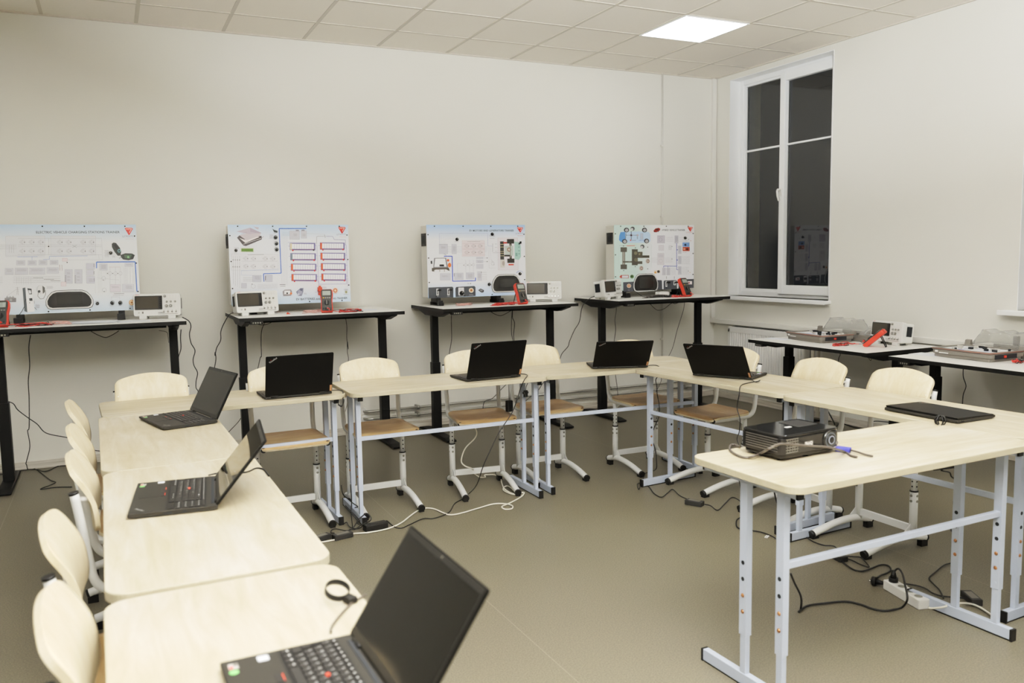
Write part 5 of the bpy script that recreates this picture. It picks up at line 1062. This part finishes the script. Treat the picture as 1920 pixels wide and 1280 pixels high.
# ---------------------------------------------------------------- test leads (tangles)
def lead(name, label, cat, paths, group=None):
    t = thing(name, label, cat, (0, 0, 0), 0, group)
    for nm, m, r, pts in paths: MB().tube(smooth_path(pts, 5), r, 7).build(nm, M[m], t)
    return t
def tangle(cx, cy, z, L, wd, turns, seed, ang=0):
    rnd = random.Random(seed); pts = []
    for k in range(turns * 6):
        t_ = k / 6 * 2 * math.pi * .83 + seed
        rx = L / 2 * (.55 + .45 * rnd.random()); ry = wd / 2 * (.5 + .5 * rnd.random())
        x, y = rx * math.cos(t_), ry * math.sin(t_); c, s = math.cos(R(ang)), math.sin(R(ang))
        pts.append((cx + c * x - s * y, cy + s * x + c * y, z + .003 + .022 * rnd.random() ** 1.5))
    return pts
def mjack(t, k):
    a = None
    return t
for nm, cx, cy, z, L, wd, jx, jy, lab, sd in (
  ('d1', -6.02, -.62, ZD, .24, .09, -6.19, -.64, 'red and black test leads tangled on the leftmost desk', 1),
  ('d2', -3.95, -.64, ZD, .20, .05, -4.10, -.63, 'red and black test leads coiled beside the multimeter under the batteries board', 2),
  ('d3', -2.68, -.66, ZD, .26, .06, -2.50, -.67, 'red and black test leads spread left of the multimeter under the motors board', 3),
  ('d4', -.93, -.62, ZD, .12, .05, -.80, -.65, 'red test leads lying at the foot of the multimeter on the corner desk', 4),
  ('d5', -.62, -2.22, .747, .17, .09, -.52, -2.33, 'red and black test leads heaped beside the grey kit on the low desk', 5),
  ('d6', -.52, -3.52, .745, .08, .05, -.40, -3.62, 'red test leads at the right picture edge beside the second grey kit', 6)):
    pr_ = tangle(cx, cy, z, L, wd, 4, sd); pb = tangle(cx + .02, cy - .005, z, L * .9, wd * .9, 3 if nm != 'd4' else 2, sd + 9)
    lead('test_leads', lab, 'test leads', [('red_lead', 'redlead', .0022, [(jx + .01, jy, z + .035), (jx + .005, jy - .02, z + .02)] + pr_), ('black_lead', 'cable', .0022, [(jx - .01, jy, z + .035), (jx - .012, jy - .018, z + .02)] + pb),
        ('probe', 'redlead', .0045, [pr_[-1], (pr_[-1][0] + .05, pr_[-1][1] + .01, z + .006), (pr_[-1][0] + .09, pr_[-1][1] + .015, z + .006)])])
lead('oscilloscope_probe_leads', 'dark grey probe leads in a heap in front of the hybrid vehicle display', 'cable', [('probe_lead', 'cablegrey', .0022, tangle(-1.12, -.55, ZD, .30, .07, 6, 3)), ('probe_lead', 'cable', .0022, tangle(-1.05, -.57, ZD, .26, .06, 5, 8)), ('hanging_lead', 'cable', .002, [(-1.20, -.32, 1.135), (-1.21, -.40, 1.11), (-1.20, -.5, 1.072), (-1.14, -.55, 1.07)]), ('hanging_lead', 'cable', .002, [(-.99, -.32, 1.135), (-.985, -.40, 1.11), (-.98, -.5, 1.072), (-1.02, -.55, 1.07)])])
for (cx, cy, lab, sd) in ((-5.86, -.60, 'small coil of pale pink leads on the leftmost desk', 21), (-4.20, -.55, 'small heap of pale pink leads left of the multimeter on the batteries desk', 22), (-2.95, -.47, 'bag-like coil of pink leads under the motors board', 23)):
    lead('coiled_leads', lab, 'test leads', [('lead', 'pink', .0022, tangle(cx, cy, ZD, .16, .07, 5, sd))]) if 'pink' in M else (M.__setitem__('pink', mat('pink_lead', '#c99a92', .5)), lead('coiled_leads', lab, 'test leads', [('lead', 'pink', .0022, tangle(cx, cy, ZD, .16, .07, 5, sd))]))
# papers
def paper(loc, rz, lab, w=.21, h=.297, n=1):
    t = thing('paper_sheet', lab, 'paper', loc, rz)
    mb = MB(); rnd = random.Random(int(loc[0] * 100))
    for k in range(n):
        o_ = rnd.uniform(-.012, .012) if k else 0
        mb.grid(lambda u, v: ((u - .5) * w + o_, (v - .5) * h + o_, .0009 + k * .0012 + .002 * math.sin(u * 3 + k) ** 2 * math.sin(v * 3.1) ** 2), 8, 8, 0, .0003)
    mb.build('sheets', solid('#d6d8dc', .6), t); return t
paper((-5.66, -.52, ZD), 75, 'loose stack of white papers on the leftmost desk', n=4)
paper((-5.42, -.58, ZD), 95, 'single white sheet between the paper stack and the left oscilloscope', w=.15, h=.21)
paper((-3.83, -.45, ZD), 85, 'white sheet lying at the right part of the batteries desk')
paper((-.62, -1.58, .747), 20, 'white sheet at the far corner of the low desk by the radiator', w=.15, h=.21)
paper((-.55, -2.93, .745), 5, 'white sheet left of the grey kit on the right-edge desk', w=.15, h=.21)
bx = thing('small_box', 'small white cardboard box behind the multimeter under the hybrid board', 'box', (-.97, -.45, ZD), 0)
MB().box2((-.05, -.03, 0), (.06, .03, .045)).build('carton', M['white'], bx, bevel=.001); MB().box2((-.048, -.028, .045), (.058, .028, .047)).build('lid_flap', M['offwhite'], bx)
bc = thing('red_clip', 'small red wedge-shaped clip on the batteries desk', 'clip', (-4.38, -.55, ZD), 20)
MB().prism([(-.012, 0), (.016, 0), (-.006, .014)], 1, -.008, .008).build('wedge', M['red'], bc, bevel=.001); MB().cyl((.0, -.009, .004), (.0, .009, .004), .002, n=8).build('pin', M['zinc'], bc)

# ---------------------------------------------------------------- grey training kits with clear covers
CL = bpy.data.materials.new('clear_plastic'); CL.use_nodes = True
N = CL.node_tree.nodes; Lk = CL.node_tree.links; N.clear()
o_ = N.new('ShaderNodeOutputMaterial'); tr = N.new('ShaderNodeBsdfTransparent'); tr.inputs[0].default_value = (.93, .93, .92, 1); gl = N.new('ShaderNodeBsdfPrincipled'); gl.inputs['Base Color'].default_value = srgb('#d8d7d3'); gl.inputs['Roughness'].default_value = .08
lw = N.new('ShaderNodeLayerWeight'); lw.inputs[0].default_value = .35; ma = N.new('ShaderNodeMath'); ma.operation = 'MULTIPLY_ADD'; ma.inputs[1].default_value = .55; ma.inputs[2].default_value = .10
mx = N.new('ShaderNodeMixShader'); Lk.new(lw.outputs['Facing'], ma.inputs[0]); Lk.new(ma.outputs[0], mx.inputs[0]); Lk.new(tr.outputs[0], mx.inputs[1]); Lk.new(gl.outputs[0], mx.inputs[2]); Lk.new(mx.outputs[0], o_.inputs[0])
TRAY = mat('kit_case_grey', '#77726b', .5); RIM = mat('kit_rim', '#9c6a5e', .5)
def make_kit(variant):
    t = thing('training_kit', 'x', 'case', (0, 0, 0), 0, 'grey training kit cases with clear covers')
    w, d, h = .44, .31, .062
    b = MB(); b.prism(rrect(-w / 2 + .012, 0, w / 2 - .012, d - .01, .02, 4), 2, 0, .03); b.prism(rrect(-w / 2, -.008, w / 2, d, .03, 5), 2, .022, h - .014)
    for (p, q) in (((-w / 2 + .004, -.006, h - .014), (w / 2 - .004, .008, h)), ((-w / 2 + .004, d - .012, h - .014), (w / 2 - .004, d - .001, h)), ((-w / 2 + .002, 0, h - .014), (-w / 2 + .014, d - .004, h)), ((w / 2 - .014, 0, h - .014), (w / 2 - .002, d - .004, h))): b.box2(p, q)
    tr_ = b.build('tray', TRAY, t, bevel=.004)
    r = MB()
    r.tube([(-w / 2 + .008, -.0095, h - .006), (w / 2 - .008, -.0095, h - .006), (w / 2, 0, h - .006), (w / 2, d - .01, h - .006)], .0025, 6)
    r.build('red_trim_line', RIM, tr_)
    k = MB(); k.box((-w / 2 + .045, -.0085, .038), (.022, .002, .012), 0); k.box((-w / 2 + .10, -.0085, .030), (.07, .002, .006), 0); k.box((w / 2 + .0005, .13, .032), (.002, .20, .028), 1); k.box((w / 2 + .003, .12, .032), (.006, .02, .014), 2)
    k.build('front_markings', [M['white'], M['hole'], M['red']], tr_)
    c = MB(); c.box2((-w / 2 + .016, .012, h - .014), (w / 2 - .016, d - .014, h - .010), 0)
    rnd = random.Random(variant); 
    for _ in range(16):
        x, y = rnd.uniform(-w / 2 + .05, w / 2 - .05), rnd.uniform(.04, d - .05); c.box((x, y, h - .003), (rnd.uniform(.012, .035), rnd.uniform(.008, .02), .014), rnd.choice([1, 1, 3]))
    for _ in range(10):
        x, y = rnd.uniform(-w / 2 + .05, w / 2 - .05), rnd.uniform(.04, d - .05); c.box((x, y, h - .0098), (rnd.uniform(.03, .07), rnd.uniform(.003, .02), .0006), rnd.choice([2, 3]))
    c.build('circuit_board', [solid('#d6d7d8'), M['hole'], solid('#8a90c2'), solid('#b5b2ac')], tr_)
    MB().prism([(d - .01, h - .01), (d + .02, h - .01), (d + .015, h + .035), (d - .002, h + .03)], 0, -w / 2 + .002, -w / 2 + .045).build('hinge_lug', TRAY, t, bevel=.002); MB().prism([(d - .01, h - .01), (d + .02, h - .01), (d + .015, h + .022), (d - .002, h + .02)], 0, w / 2 - .045, w / 2 - .002).build('hinge_lug', TRAY, t, bevel=.002)
    # clear inner cover, tipped open behind the tray
    T = Matrix.Translation((0, d + .015, h + .002)) @ Matrix.Rotation(R(0), 4, 'X')
    cv = MB()
    def dome(u, v):
        x = (u - .5) * (w - .06); y = v * .18; e = min(u, 1 - u, v, 1 - v); z = .085 * min(1, e * 7) + (.018 * math.sin(u * 9) ** 2 if e > .14 else 0); return (x, y, z)
    cv.grid(dome, 30, 18, 0, .002, T)
    cv.box2((-w / 2 + .02, -.01, -.001), (w / 2 - .02, 0.0, .004), 0, T)
    cv.build('clear_cover', CL, t)
    # grey lid half lying behind with its end fin
    l = MB(); l.box2((-w / 2 + .06, d + .02, 0), (w / 2 + .14, d + .21, .030)); 
    l.prism([(d + .02, .03), (d + .21, .03), (d + .21, .085), (d + .18, .10), (d + .165, .10), (d + .14, .055), (d + .02, .05)], 0, w / 2 + .125, w / 2 + .14)
    l.box2((w / 2 + .005, d + .02, .03), (w / 2 + .135, d + .028, .055)); l.box2((-w / 2 + .06, d + .20, .03), (w / 2 + .13, d + .21, .06))
    l.build('lid_half', TRAY, t, bevel=.003)
    cv2 = MB(); T2 = Matrix.Translation((w / 2 + .06, d + .05, .045))
    cv2.grid(lambda u, v: ((u - .5) * .18, v * .14, .07 * math.sin(math.pi * u) ** .7 * math.sin(math.pi * v) ** .7 + .012 * math.sin(u * 14) * math.sin(v * 11)), 22, 16, 0, .0015, T2)
    cv2.build('crumpled_clear_wrap', CL, t)
    if variant == 2: MB().box2((-.01, d + .19, .06), (.03, d + .21, .125)).build('latch', M['darkgrey'], t, bevel=.004)
    return t
k1 = make_kit(1); k1.location = (-.585, -1.82, .747); k1.rotation_euler = (0, 0, R(-97)); k1['label'] = 'open grey training kit with clear cover on the low desk, left of the oscilloscope'
k2 = make_kit(2); k2.location = (-.60, -3.20, .745); k2.rotation_euler = (0, 0, R(-93)); k2['label'] = 'open grey training kit with clear cover on the desk at the right picture edge'

# ---------------------------------------------------------------- projector
P = thing('projector', 'black glossy video projector on the right foreground table', 'projector', (-3.412, -4.60, .752), 3.5)
PB = mat('projector_shell', '#191817', .16, 0, .5); PT = mat('projector_top_gloss', '#141414', .06, 0, .6)
W, D, H = .285, .195, .092
b = MB(); b.prism(rrect(-W / 2 + .008, -D / 2 + .008, W / 2 - .008, D / 2 - .008, .02, 5), 2, .008, .022); b.prism(rrect(-W / 2, -D / 2, W / 2, D / 2, .022, 5), 2, .022, H - .012)
body = b.build('body', PB, P, bevel=.003)
MB().prism(rrect(-W / 2 + .002, -D / 2 + .002, W / 2 - .002, D / 2 - .002, .022, 5), 2, H - .012, H - .002).build('top_cover', PT, body, bevel=.004)
v = MB()
for k in range(6): v.box((-W / 2 - .0005, -.005, .034 + k * .0085), (.002, D - .05, .0028))
v.build('side_vent', mat('vent_edge', '#4e4b46', .3), body)
v = MB()
for k in range(6): v.box((-W / 2 + .048, -D / 2 - .0005, .030 + k * .009), (.058, .002, .003))
for k in range(5): v.box((-W / 2 + .024 + k * .012, -D / 2 - .0006, .053), (.0018, .0022, .048))
v.build('front_vent', mat('vent_edge2', '#5a5750', .3), body)
l = MB(); lx, lz = .088, .052
l.cyl((lx, -D / 2 + .01, lz), (lx, -D / 2 - .006, lz), .031, n=32, mi=0); l.cyl((lx, -D / 2 - .0055, lz), (lx, -D / 2 - .0068, lz), .027, n=32, mi=1); l.cyl((lx, -D / 2 - .0064, lz), (lx, -D / 2 - .010, lz), .020, n=32, mi=0)
l.cyl((lx, -D / 2 - .0098, lz), (lx, -D / 2 - .0104, lz), .0155, n=28, mi=2); l.cyl((lx, -D / 2 - .0102, lz), (lx, -D / 2 - .0108, lz), .0115, n=28, mi=3)
l.build('lens', [PB, mat('lens_ring', '#4c5157', .25, .4), mat('lens_glass', '#7d8494', .08, .2), mat('lens_core', '#15161c', .05)], P)
MB().cyl((.126, -D / 2 + .003, .036), (.126, -D / 2 - .0015, .036), .006, n=16).build('sensor', M['grey'], body)
tx = MB(); text_to(tx, 'BenQ', Matrix.Translation((-.032, -D / 2 - .0012, .045)) @ Matrix.Rotation(R(90), 4, 'X'), width=.034, bold=.02, mi=1); tx.box((-.015, -D / 2 - .0003, .0495), (.042, .001, .018), 0)
tx.build('maker_badge', [solid('#75706a'), solid('#ebe8e2')], body, fix=False)
s = MB(); s.box((-.01, .0, H - .0014), (.026, .012, .0012)); s.build('white_sticker', M['white'], body)
pn = MB(); pn.prism(rrect(.02, -.02, .12, .075, .006), 2, H - .0022, H - .001); pn.build('control_plate', mat('control_plate', '#2a2928', .3), body)
ft = MB(); ft.cyl((-.11, .055, 0), (-.11, .055, .01), .009, n=14); ft.cyl((.11, .055, 0), (.11, .055, .01), .009, n=14); ft.cyl((0, -.07, 0), (0, -.07, .01), .011, n=14); ft.cyl((-.12, -.06, 0), (-.12, -.06, .01), .007, n=14)
ft.build('feet', M['blackpl'], P)
vg = thing('vga_cable_plug', 'blue video cable plug lying at the front right corner of the projector', 'plug', (-3.256, -4.690, .752), -62)
MB().box2((-.02, -.014, .002), (.03, .014, .018)).build('plug_body', M['blue'], vg, bevel=.003); MB().box2((-.034, -.010, .005), (-.02, .010, .015)).build('connector', M['white'], vg)
MB().tube(smooth_path([(.03, 0, .01), (.055, -.01, .009), (.08, -.02, .006), (.11, -.03, .005)], 4), .0035, 8).build('cable', M['cablegrey'], vg)

# ---------------------------------------------------------------- power strips, adapters
def brick(name, label, cat, loc, rz, size, m, extra=None, group=None):
    t = thing(name, label, cat, loc, rz, group)
    MB().box2((-size[0] / 2, -size[1] / 2, 0), (size[0] / 2, size[1] / 2, size[2])).build('housing', M[m], t, bevel=.004)
    return t
ps = brick('power_strip', 'white power strip on the floor under the projector table', 'power strip', (-2.613, -4.455, 0), 76, (.228, .052, .042), 'white')
s = MB()
for k in range(4): s.cyl((-.078 + k * .052, 0, .042), (-.078 + k * .052, 0, .0425), .019, n=24, mi=0); s.cyl((-.078 + k * .052, 0, .0425), (-.078 + k * .052, 0, .0427), .016, n=24, mi=1)
s.build('sockets', [M['offwhite'], M['zinc']], ps)
def plug(label, loc, rz, up=True):
    t = thing('power_plug', label, 'plug', loc, rz)
    b = MB(); b.cyl((0, 0, 0), (0, 0, .018), .019, n=20); b.cyl((0, 0, .018), (0, 0, .05), .014, .006, n=16); b.build('plug_body', M['blackpl'], t)
    p = MB(); p.cyl((-.0095, 0, 0), (-.0095, 0, -.012), .0024, n=8); p.cyl((.0095, 0, 0), (.0095, 0, -.012), .0024, n=8); p.build('pins', M['chrome'], t)
    return t
plug('black mains plug standing in the white power strip', (-2.594, -4.377, .0427), 76)
q = plug('black mains plug lying on the floor beside the white power strip, pins toward it', (-2.615, -4.285, .019), 0); q.rotation_euler = (R(-90), 0, R(200))
st = brick('power_strip', 'black power strip on the floor by the back-row table feet, touching the white cable', 'power strip', (-4.33, -2.50, 0), 8, (.13, .05, .035), 'blackpl')
MB().box2((-.06, -.02, .035), (.06, .02, .0365)).build('socket_face', M['darkgrey'], st)
for loc, rz, lab in (((-4.525, -2.555, 0), 12, 'black laptop adapter on the floor left of the black power strip'), ((-4.635, -2.535, 0), 20, 'black laptop adapter on the floor closest to the left table corner'), ((-2.555, -2.97, 0), 118, 'black laptop adapter lying alone on the open floor under the right row'), ((-2.505, -3.985, 0), 80, 'black laptop adapter on the floor behind the projector table legs'), ((-2.40, -4.60, 0), 60, 'black laptop adapter on the floor behind the right foot of the projector table')):
    a_ = brick('laptop_adapter', lab, 'adapter', loc, rz, (.105, .046, .028), 'darkgrey', group='black laptop power adapters')
    MB().box2((-.035, -.015, .028), (.035, .015, .0284)).build('rating_label', M['grey'], a_)
ha = brick('wall_adapter', 'small black adapter hanging by its cord behind the second back-row table', 'adapter', (-3.36, -2.17, .50), 10, (.04, .03, .07), 'blackpl')
MB().tube([(0, 0, .07), (0, 0, .218)], .002, 6).build('cord', M['cable'], ha)
hc = thing('cable_clip', 'black cable clip hanging under the table edge by the second back-row laptop', 'clip', (-3.385, -2.452, .655), 20)
MB().box2((-.012, -.008, -.02), (.012, .008, .02)).box2((-.022, -.006, 0), (.02, .006, .012)).build('clip_body', M['blackpl'], hc, bevel=.002)
MB().tube([(0, 0, .02), (.01, .004, .04), (.03, .01, .058)], .002, 6).build('tie', M['cable'], hc)

# cable ring on the foreground table
rg = thing('cable_organizer_ring', 'black loop-shaped cable band standing on the nearest left table', 'cable holder', (-5.150, -5.085, .735), 20)
T = Matrix.Translation((0, 0, .022)) @ Matrix.Rotation(R(24), 4, 'X')
rb = MB(); n_ = 36
for k in range(n_):
    a0, a1 = 2 * math.pi * k / n_, 2 * math.pi * (k + 1) / n_
    for r0, r1 in ((.025, .0265),):
        rb.add([T @ Vector((r * math.cos(a_), r * math.sin(a_), z)) for a_ in (a0, a1) for r in (r0, r1) for z in (-.007, .007)], [(0, 1, 5, 4), (2, 6, 7, 3), (0, 4, 6, 2), (1, 3, 7, 5)], 0, True)
rb.build('band', M['blackpl'], rg)
MB().box2((-.002, -.046, .001), (.020, -.020, .016)).build('buckle', M['blackpl'], rg, bevel=.003)
r2 = thing('cable_organizer_ring', 'black cable loop band lying against the closed laptop on the right row', 'cable holder', (-2.555, -4.545, .745), 60)
c_ = MB()
for k in range(4):
    Tm = Matrix.Translation((0, 0, .024)) @ Matrix.Rotation(R(40 * k), 4, 'Z') @ Matrix.Rotation(R(90), 4, 'X')
    c_.tube([Tm @ Vector((.021 * math.cos(t_ * math.pi / 10), .021 * math.sin(t_ * math.pi / 10), 0)) for t_ in range(21)], .0025, 6)
c_.build('loops', M['blackpl'], r2); MB().box2((-.02, -.006, .0), (.02, .006, .006)).build('clasp', M['blackpl'], r2)

# ---------------------------------------------------------------- cables
def cable(key, label, r=.0032, m='cable', sub=5, ends=True):
    pts = [(min(p[0], -.03), min(p[1], -.02), max(p[2], r + .0005)) for p in CAB[key]]
    t = MB().tube(smooth_path(pts, sub), r, 8)
    t.v = [Vector((v.x, v.y, max(v.z, .0003))) for v in t.v]
    o = t.build('power_cable' if m != 'cablew' else 'network_cable', M[m])
    tag(o, label, 'cable'); return o
CAB['d1a'] = CAB['d1a_top'] + CAB['d1a'][1:]
cable('d1a', 'black cable hanging under the leftmost desk and zigzagging on the floor', .003)
cable('d1b', 'black cable lying along the baseboard at the far left')
cable('d1c', 'black cable sagging from the left desk leg toward the left-row chairs')
cable('d1d', 'wavy black mains cable hanging from the left oscilloscope past the desk end')
cable('d1e', 'black cable close to the right leg of the leftmost desk')
cable('d1f', 'short black cable looping below the front rail of the leftmost desk', .0025)
cable('d1g', 'thin short wire end dangling near the right leg of the leftmost desk', .0016)
cable('d2a', 'curved black mains cable hanging from the oscilloscope on the batteries desk')
cable('d2b', 'black cable hanging at the left leg of the batteries desk', .0026)
cable('d2c', 'thin black cable hanging under the right half of the batteries desk', .0022)
cable('d2d', 'short loop of cable under the control panel of the batteries desk', .0022)
cable('d3a', 'thin black cable hanging at the left leg of the motors desk', .0026)
cable('d3b', 'straight black cable hanging under the middle of the motors desk', .0026)
cable('d3b2', 'black cable bending from the motors desk behind the second back-row chairs', .003)
cable('d3c', 'long curved black mains cable from the corner desk oscilloscope to the motors desk leg')
cable('d3d', 'short black cable looping under the motors desk rail', .0025)
cable('d4a', 'black cable hanging at the left leg of the corner desk', .0026)
cable('d4b', 'thin black cable slanting down from the right of the corner desk', .0022)
cable('d4c', 'wavy black cable sagging below the corner desk rail', .0025)
cable('white', 'long white cable snaking across the floor in front of the back row', .0042, 'cablew')
cable('capE', 'black laptop cable falling over the table edge and crossing the floor to the black strip', .0026)
cable('capD', 'short black laptop cable running off the left corner table', .0024)
cable('loopD', 'small black cable loop hanging at the joint of the first two back-row tables', .002)
cable('tangD', 'black cable draped between the paired table legs at left', .0028)
cable('tang1', 'tangle of black cable around the black power strip', .003)
cable('tang2', 'black cable hanging along the paired table legs down to the adapters', .0026)
cable('hangR2', 'black cable falling beside the corner table leg and zigzagging to the lone adapter', .0028)
cable('hangG', 'black cable falling from the angled laptop past the chair beside the projector', .0026)
cable('adG', 'thicker black cable from the lone adapter curling on the floor', .0034)
cable('loopend', 'black cable end with a small plug near the white tag', .003)
cable('cordA', 'black cable between the table feet and the adapter behind the projector table', .003)
cable('cordB', 'black S-shaped mains cable from the rear adapter to the loose plug', .0038)
cable('cordB2', 'short looped black cord at the rear adapter', .0028)
cable('big', 'thick black mains cable from the projector table curving to the white power strip', .0042)
cable('projdrop', 'thick black cable drop seen between the projector table legs', .004)
cable('whitetail', 'white lead of the power strip crossing the table foot', .0042, 'cablew')
cable('cordC', 'black cable running from the white strip along the table foot', .003)
cable('cordR', 'thin black cable hanging behind the right legs of the projector table', .0028)
cable('cordH', 'black cord along the near edge of the closed laptop', .0026)
cable('rd1a', 'straight black cable hanging under the low desk beside the radiator pipes', .0026)
cable('rd1b', 'black cable hanging under the middle of the low desk', .003)
cable('rd1hook', 'thin wire hook hanging under the right corner of the low desk', .0018)
cable('rd2a', 'dark cable hanging under the right-edge desk against the wall', .003)
cable('rd2b', 'short black cable at the far leg of the right-edge desk', .003)
cable('tangR', 'black cable heap on the floor by the right wall under the low desks', .0045)
cable('tangR2', 'black cable bending behind the chair facing the right wall', .003)
cable('projcab', 'dark grey cable passing in front of the projector', .0042, 'cablegrey')
cable('tableR', 'short black cable under the top of the right-row table', .0028)
cable('capC', 'dark thin cable of the foreground laptop leading to the cable band', .0022, 'cablegrey')
cable('capB', 'black cable lying behind the screen of the mirroring laptop', .0026)
cable('osc5', 'short black mains cable behind the sideways oscilloscope on the low desk', .003)
cable('capF', 'short black cable at the right corner of the far laptop', .0026)
for loc, lab in (((-2.519, -4.373, .0), 'small white paper tag on a cable by the power strip'), ((-2.585, -3.60, .0), 'small white paper tag on a cable by the table feet')):
    t = thing('cable_tag', lab, 'tag', loc, 30); MB().box2((-.016, -.008, .002), (.016, .008, .007)).build('tag_paper', M['white'], t); MB().box2((-.012, -.0015, .007), (.012, .0015, .0072)).build('print_line', M['grey'], t)

# ---------------------------------------------------------------- camera, world
cam = bpy.data.cameras.new('camera'); co = bpy.data.objects.new('camera', cam); C.objects.link(co)
yaw, pit, rol = .4461, -.1011, -.0174
f = Vector((math.sin(yaw) * math.cos(pit), math.cos(yaw) * math.cos(pit), math.sin(pit))); r = Vector((math.cos(yaw), -math.sin(yaw), 0)); u = r.cross(f)
r2 = r * math.cos(rol) + u * math.sin(rol); u2 = -r * math.sin(rol) + u * math.cos(rol)
co.matrix_world = Matrix(((r2.x, u2.x, -f.x, -5.5468), (r2.y, u2.y, -f.y, -6.799), (r2.z, u2.z, -f.z, 1.457), (0, 0, 0, 1)))
cam.sensor_width = 36; cam.lens = 36 * 1565.73 / 1920; cam.clip_start = .05
cam.dof.use_dof = True; cam.dof.focus_distance = 5.0; cam.dof.aperture_fstop = 3.2
bpy.context.scene.camera = co
wd = bpy.data.worlds.new('night'); bpy.context.scene.world = wd; wd.use_nodes = True
wd.node_tree.nodes['Background'].inputs[0].default_value = (.012, .013, .015, 1); wd.node_tree.nodes['Background'].inputs[1].default_value = 1
sc_ = bpy.context.scene
sc_.view_settings.view_transform = 'Standard'; sc_.view_settings.look = 'None'; sc_.view_settings.exposure = 0
sc_.cycles.use_denoising = True; sc_.cycles.max_bounces = 8; sc_.cycles.diffuse_bounces = 5; sc_.cycles.transparent_max_bounces = 12

fl = bpy.data.lights.new('added_bounce_fill', 'AREA'); fo = bpy.data.objects.new('added_bounce_fill', fl); C.objects.link(fo)  # added fill lamp, aimed up so its bounce brightens walls and ceiling
fl.shape = 'DISK'; fl.size = .35; fl.energy = 790; fl.color = (.95, .975, 1); fl.spread = R(120)
fo.location = (-5.2, -7.0, 1.75); fo.rotation_euler = (R(180 - 30), 0, R(-40))

vs_ = sc_.view_settings; vs_.use_curve_mapping = True; cm = vs_.curve_mapping
cm.white_level = (2.2, 2.2, 2.2)
cc = cm.curves[3]
cc.points.new(.012, .020); cc.points.new(.136, .315); cc.points.new(.27, .555); cc.points.new(.455, .745); cc.points.new(.727, .89)
cm.update()
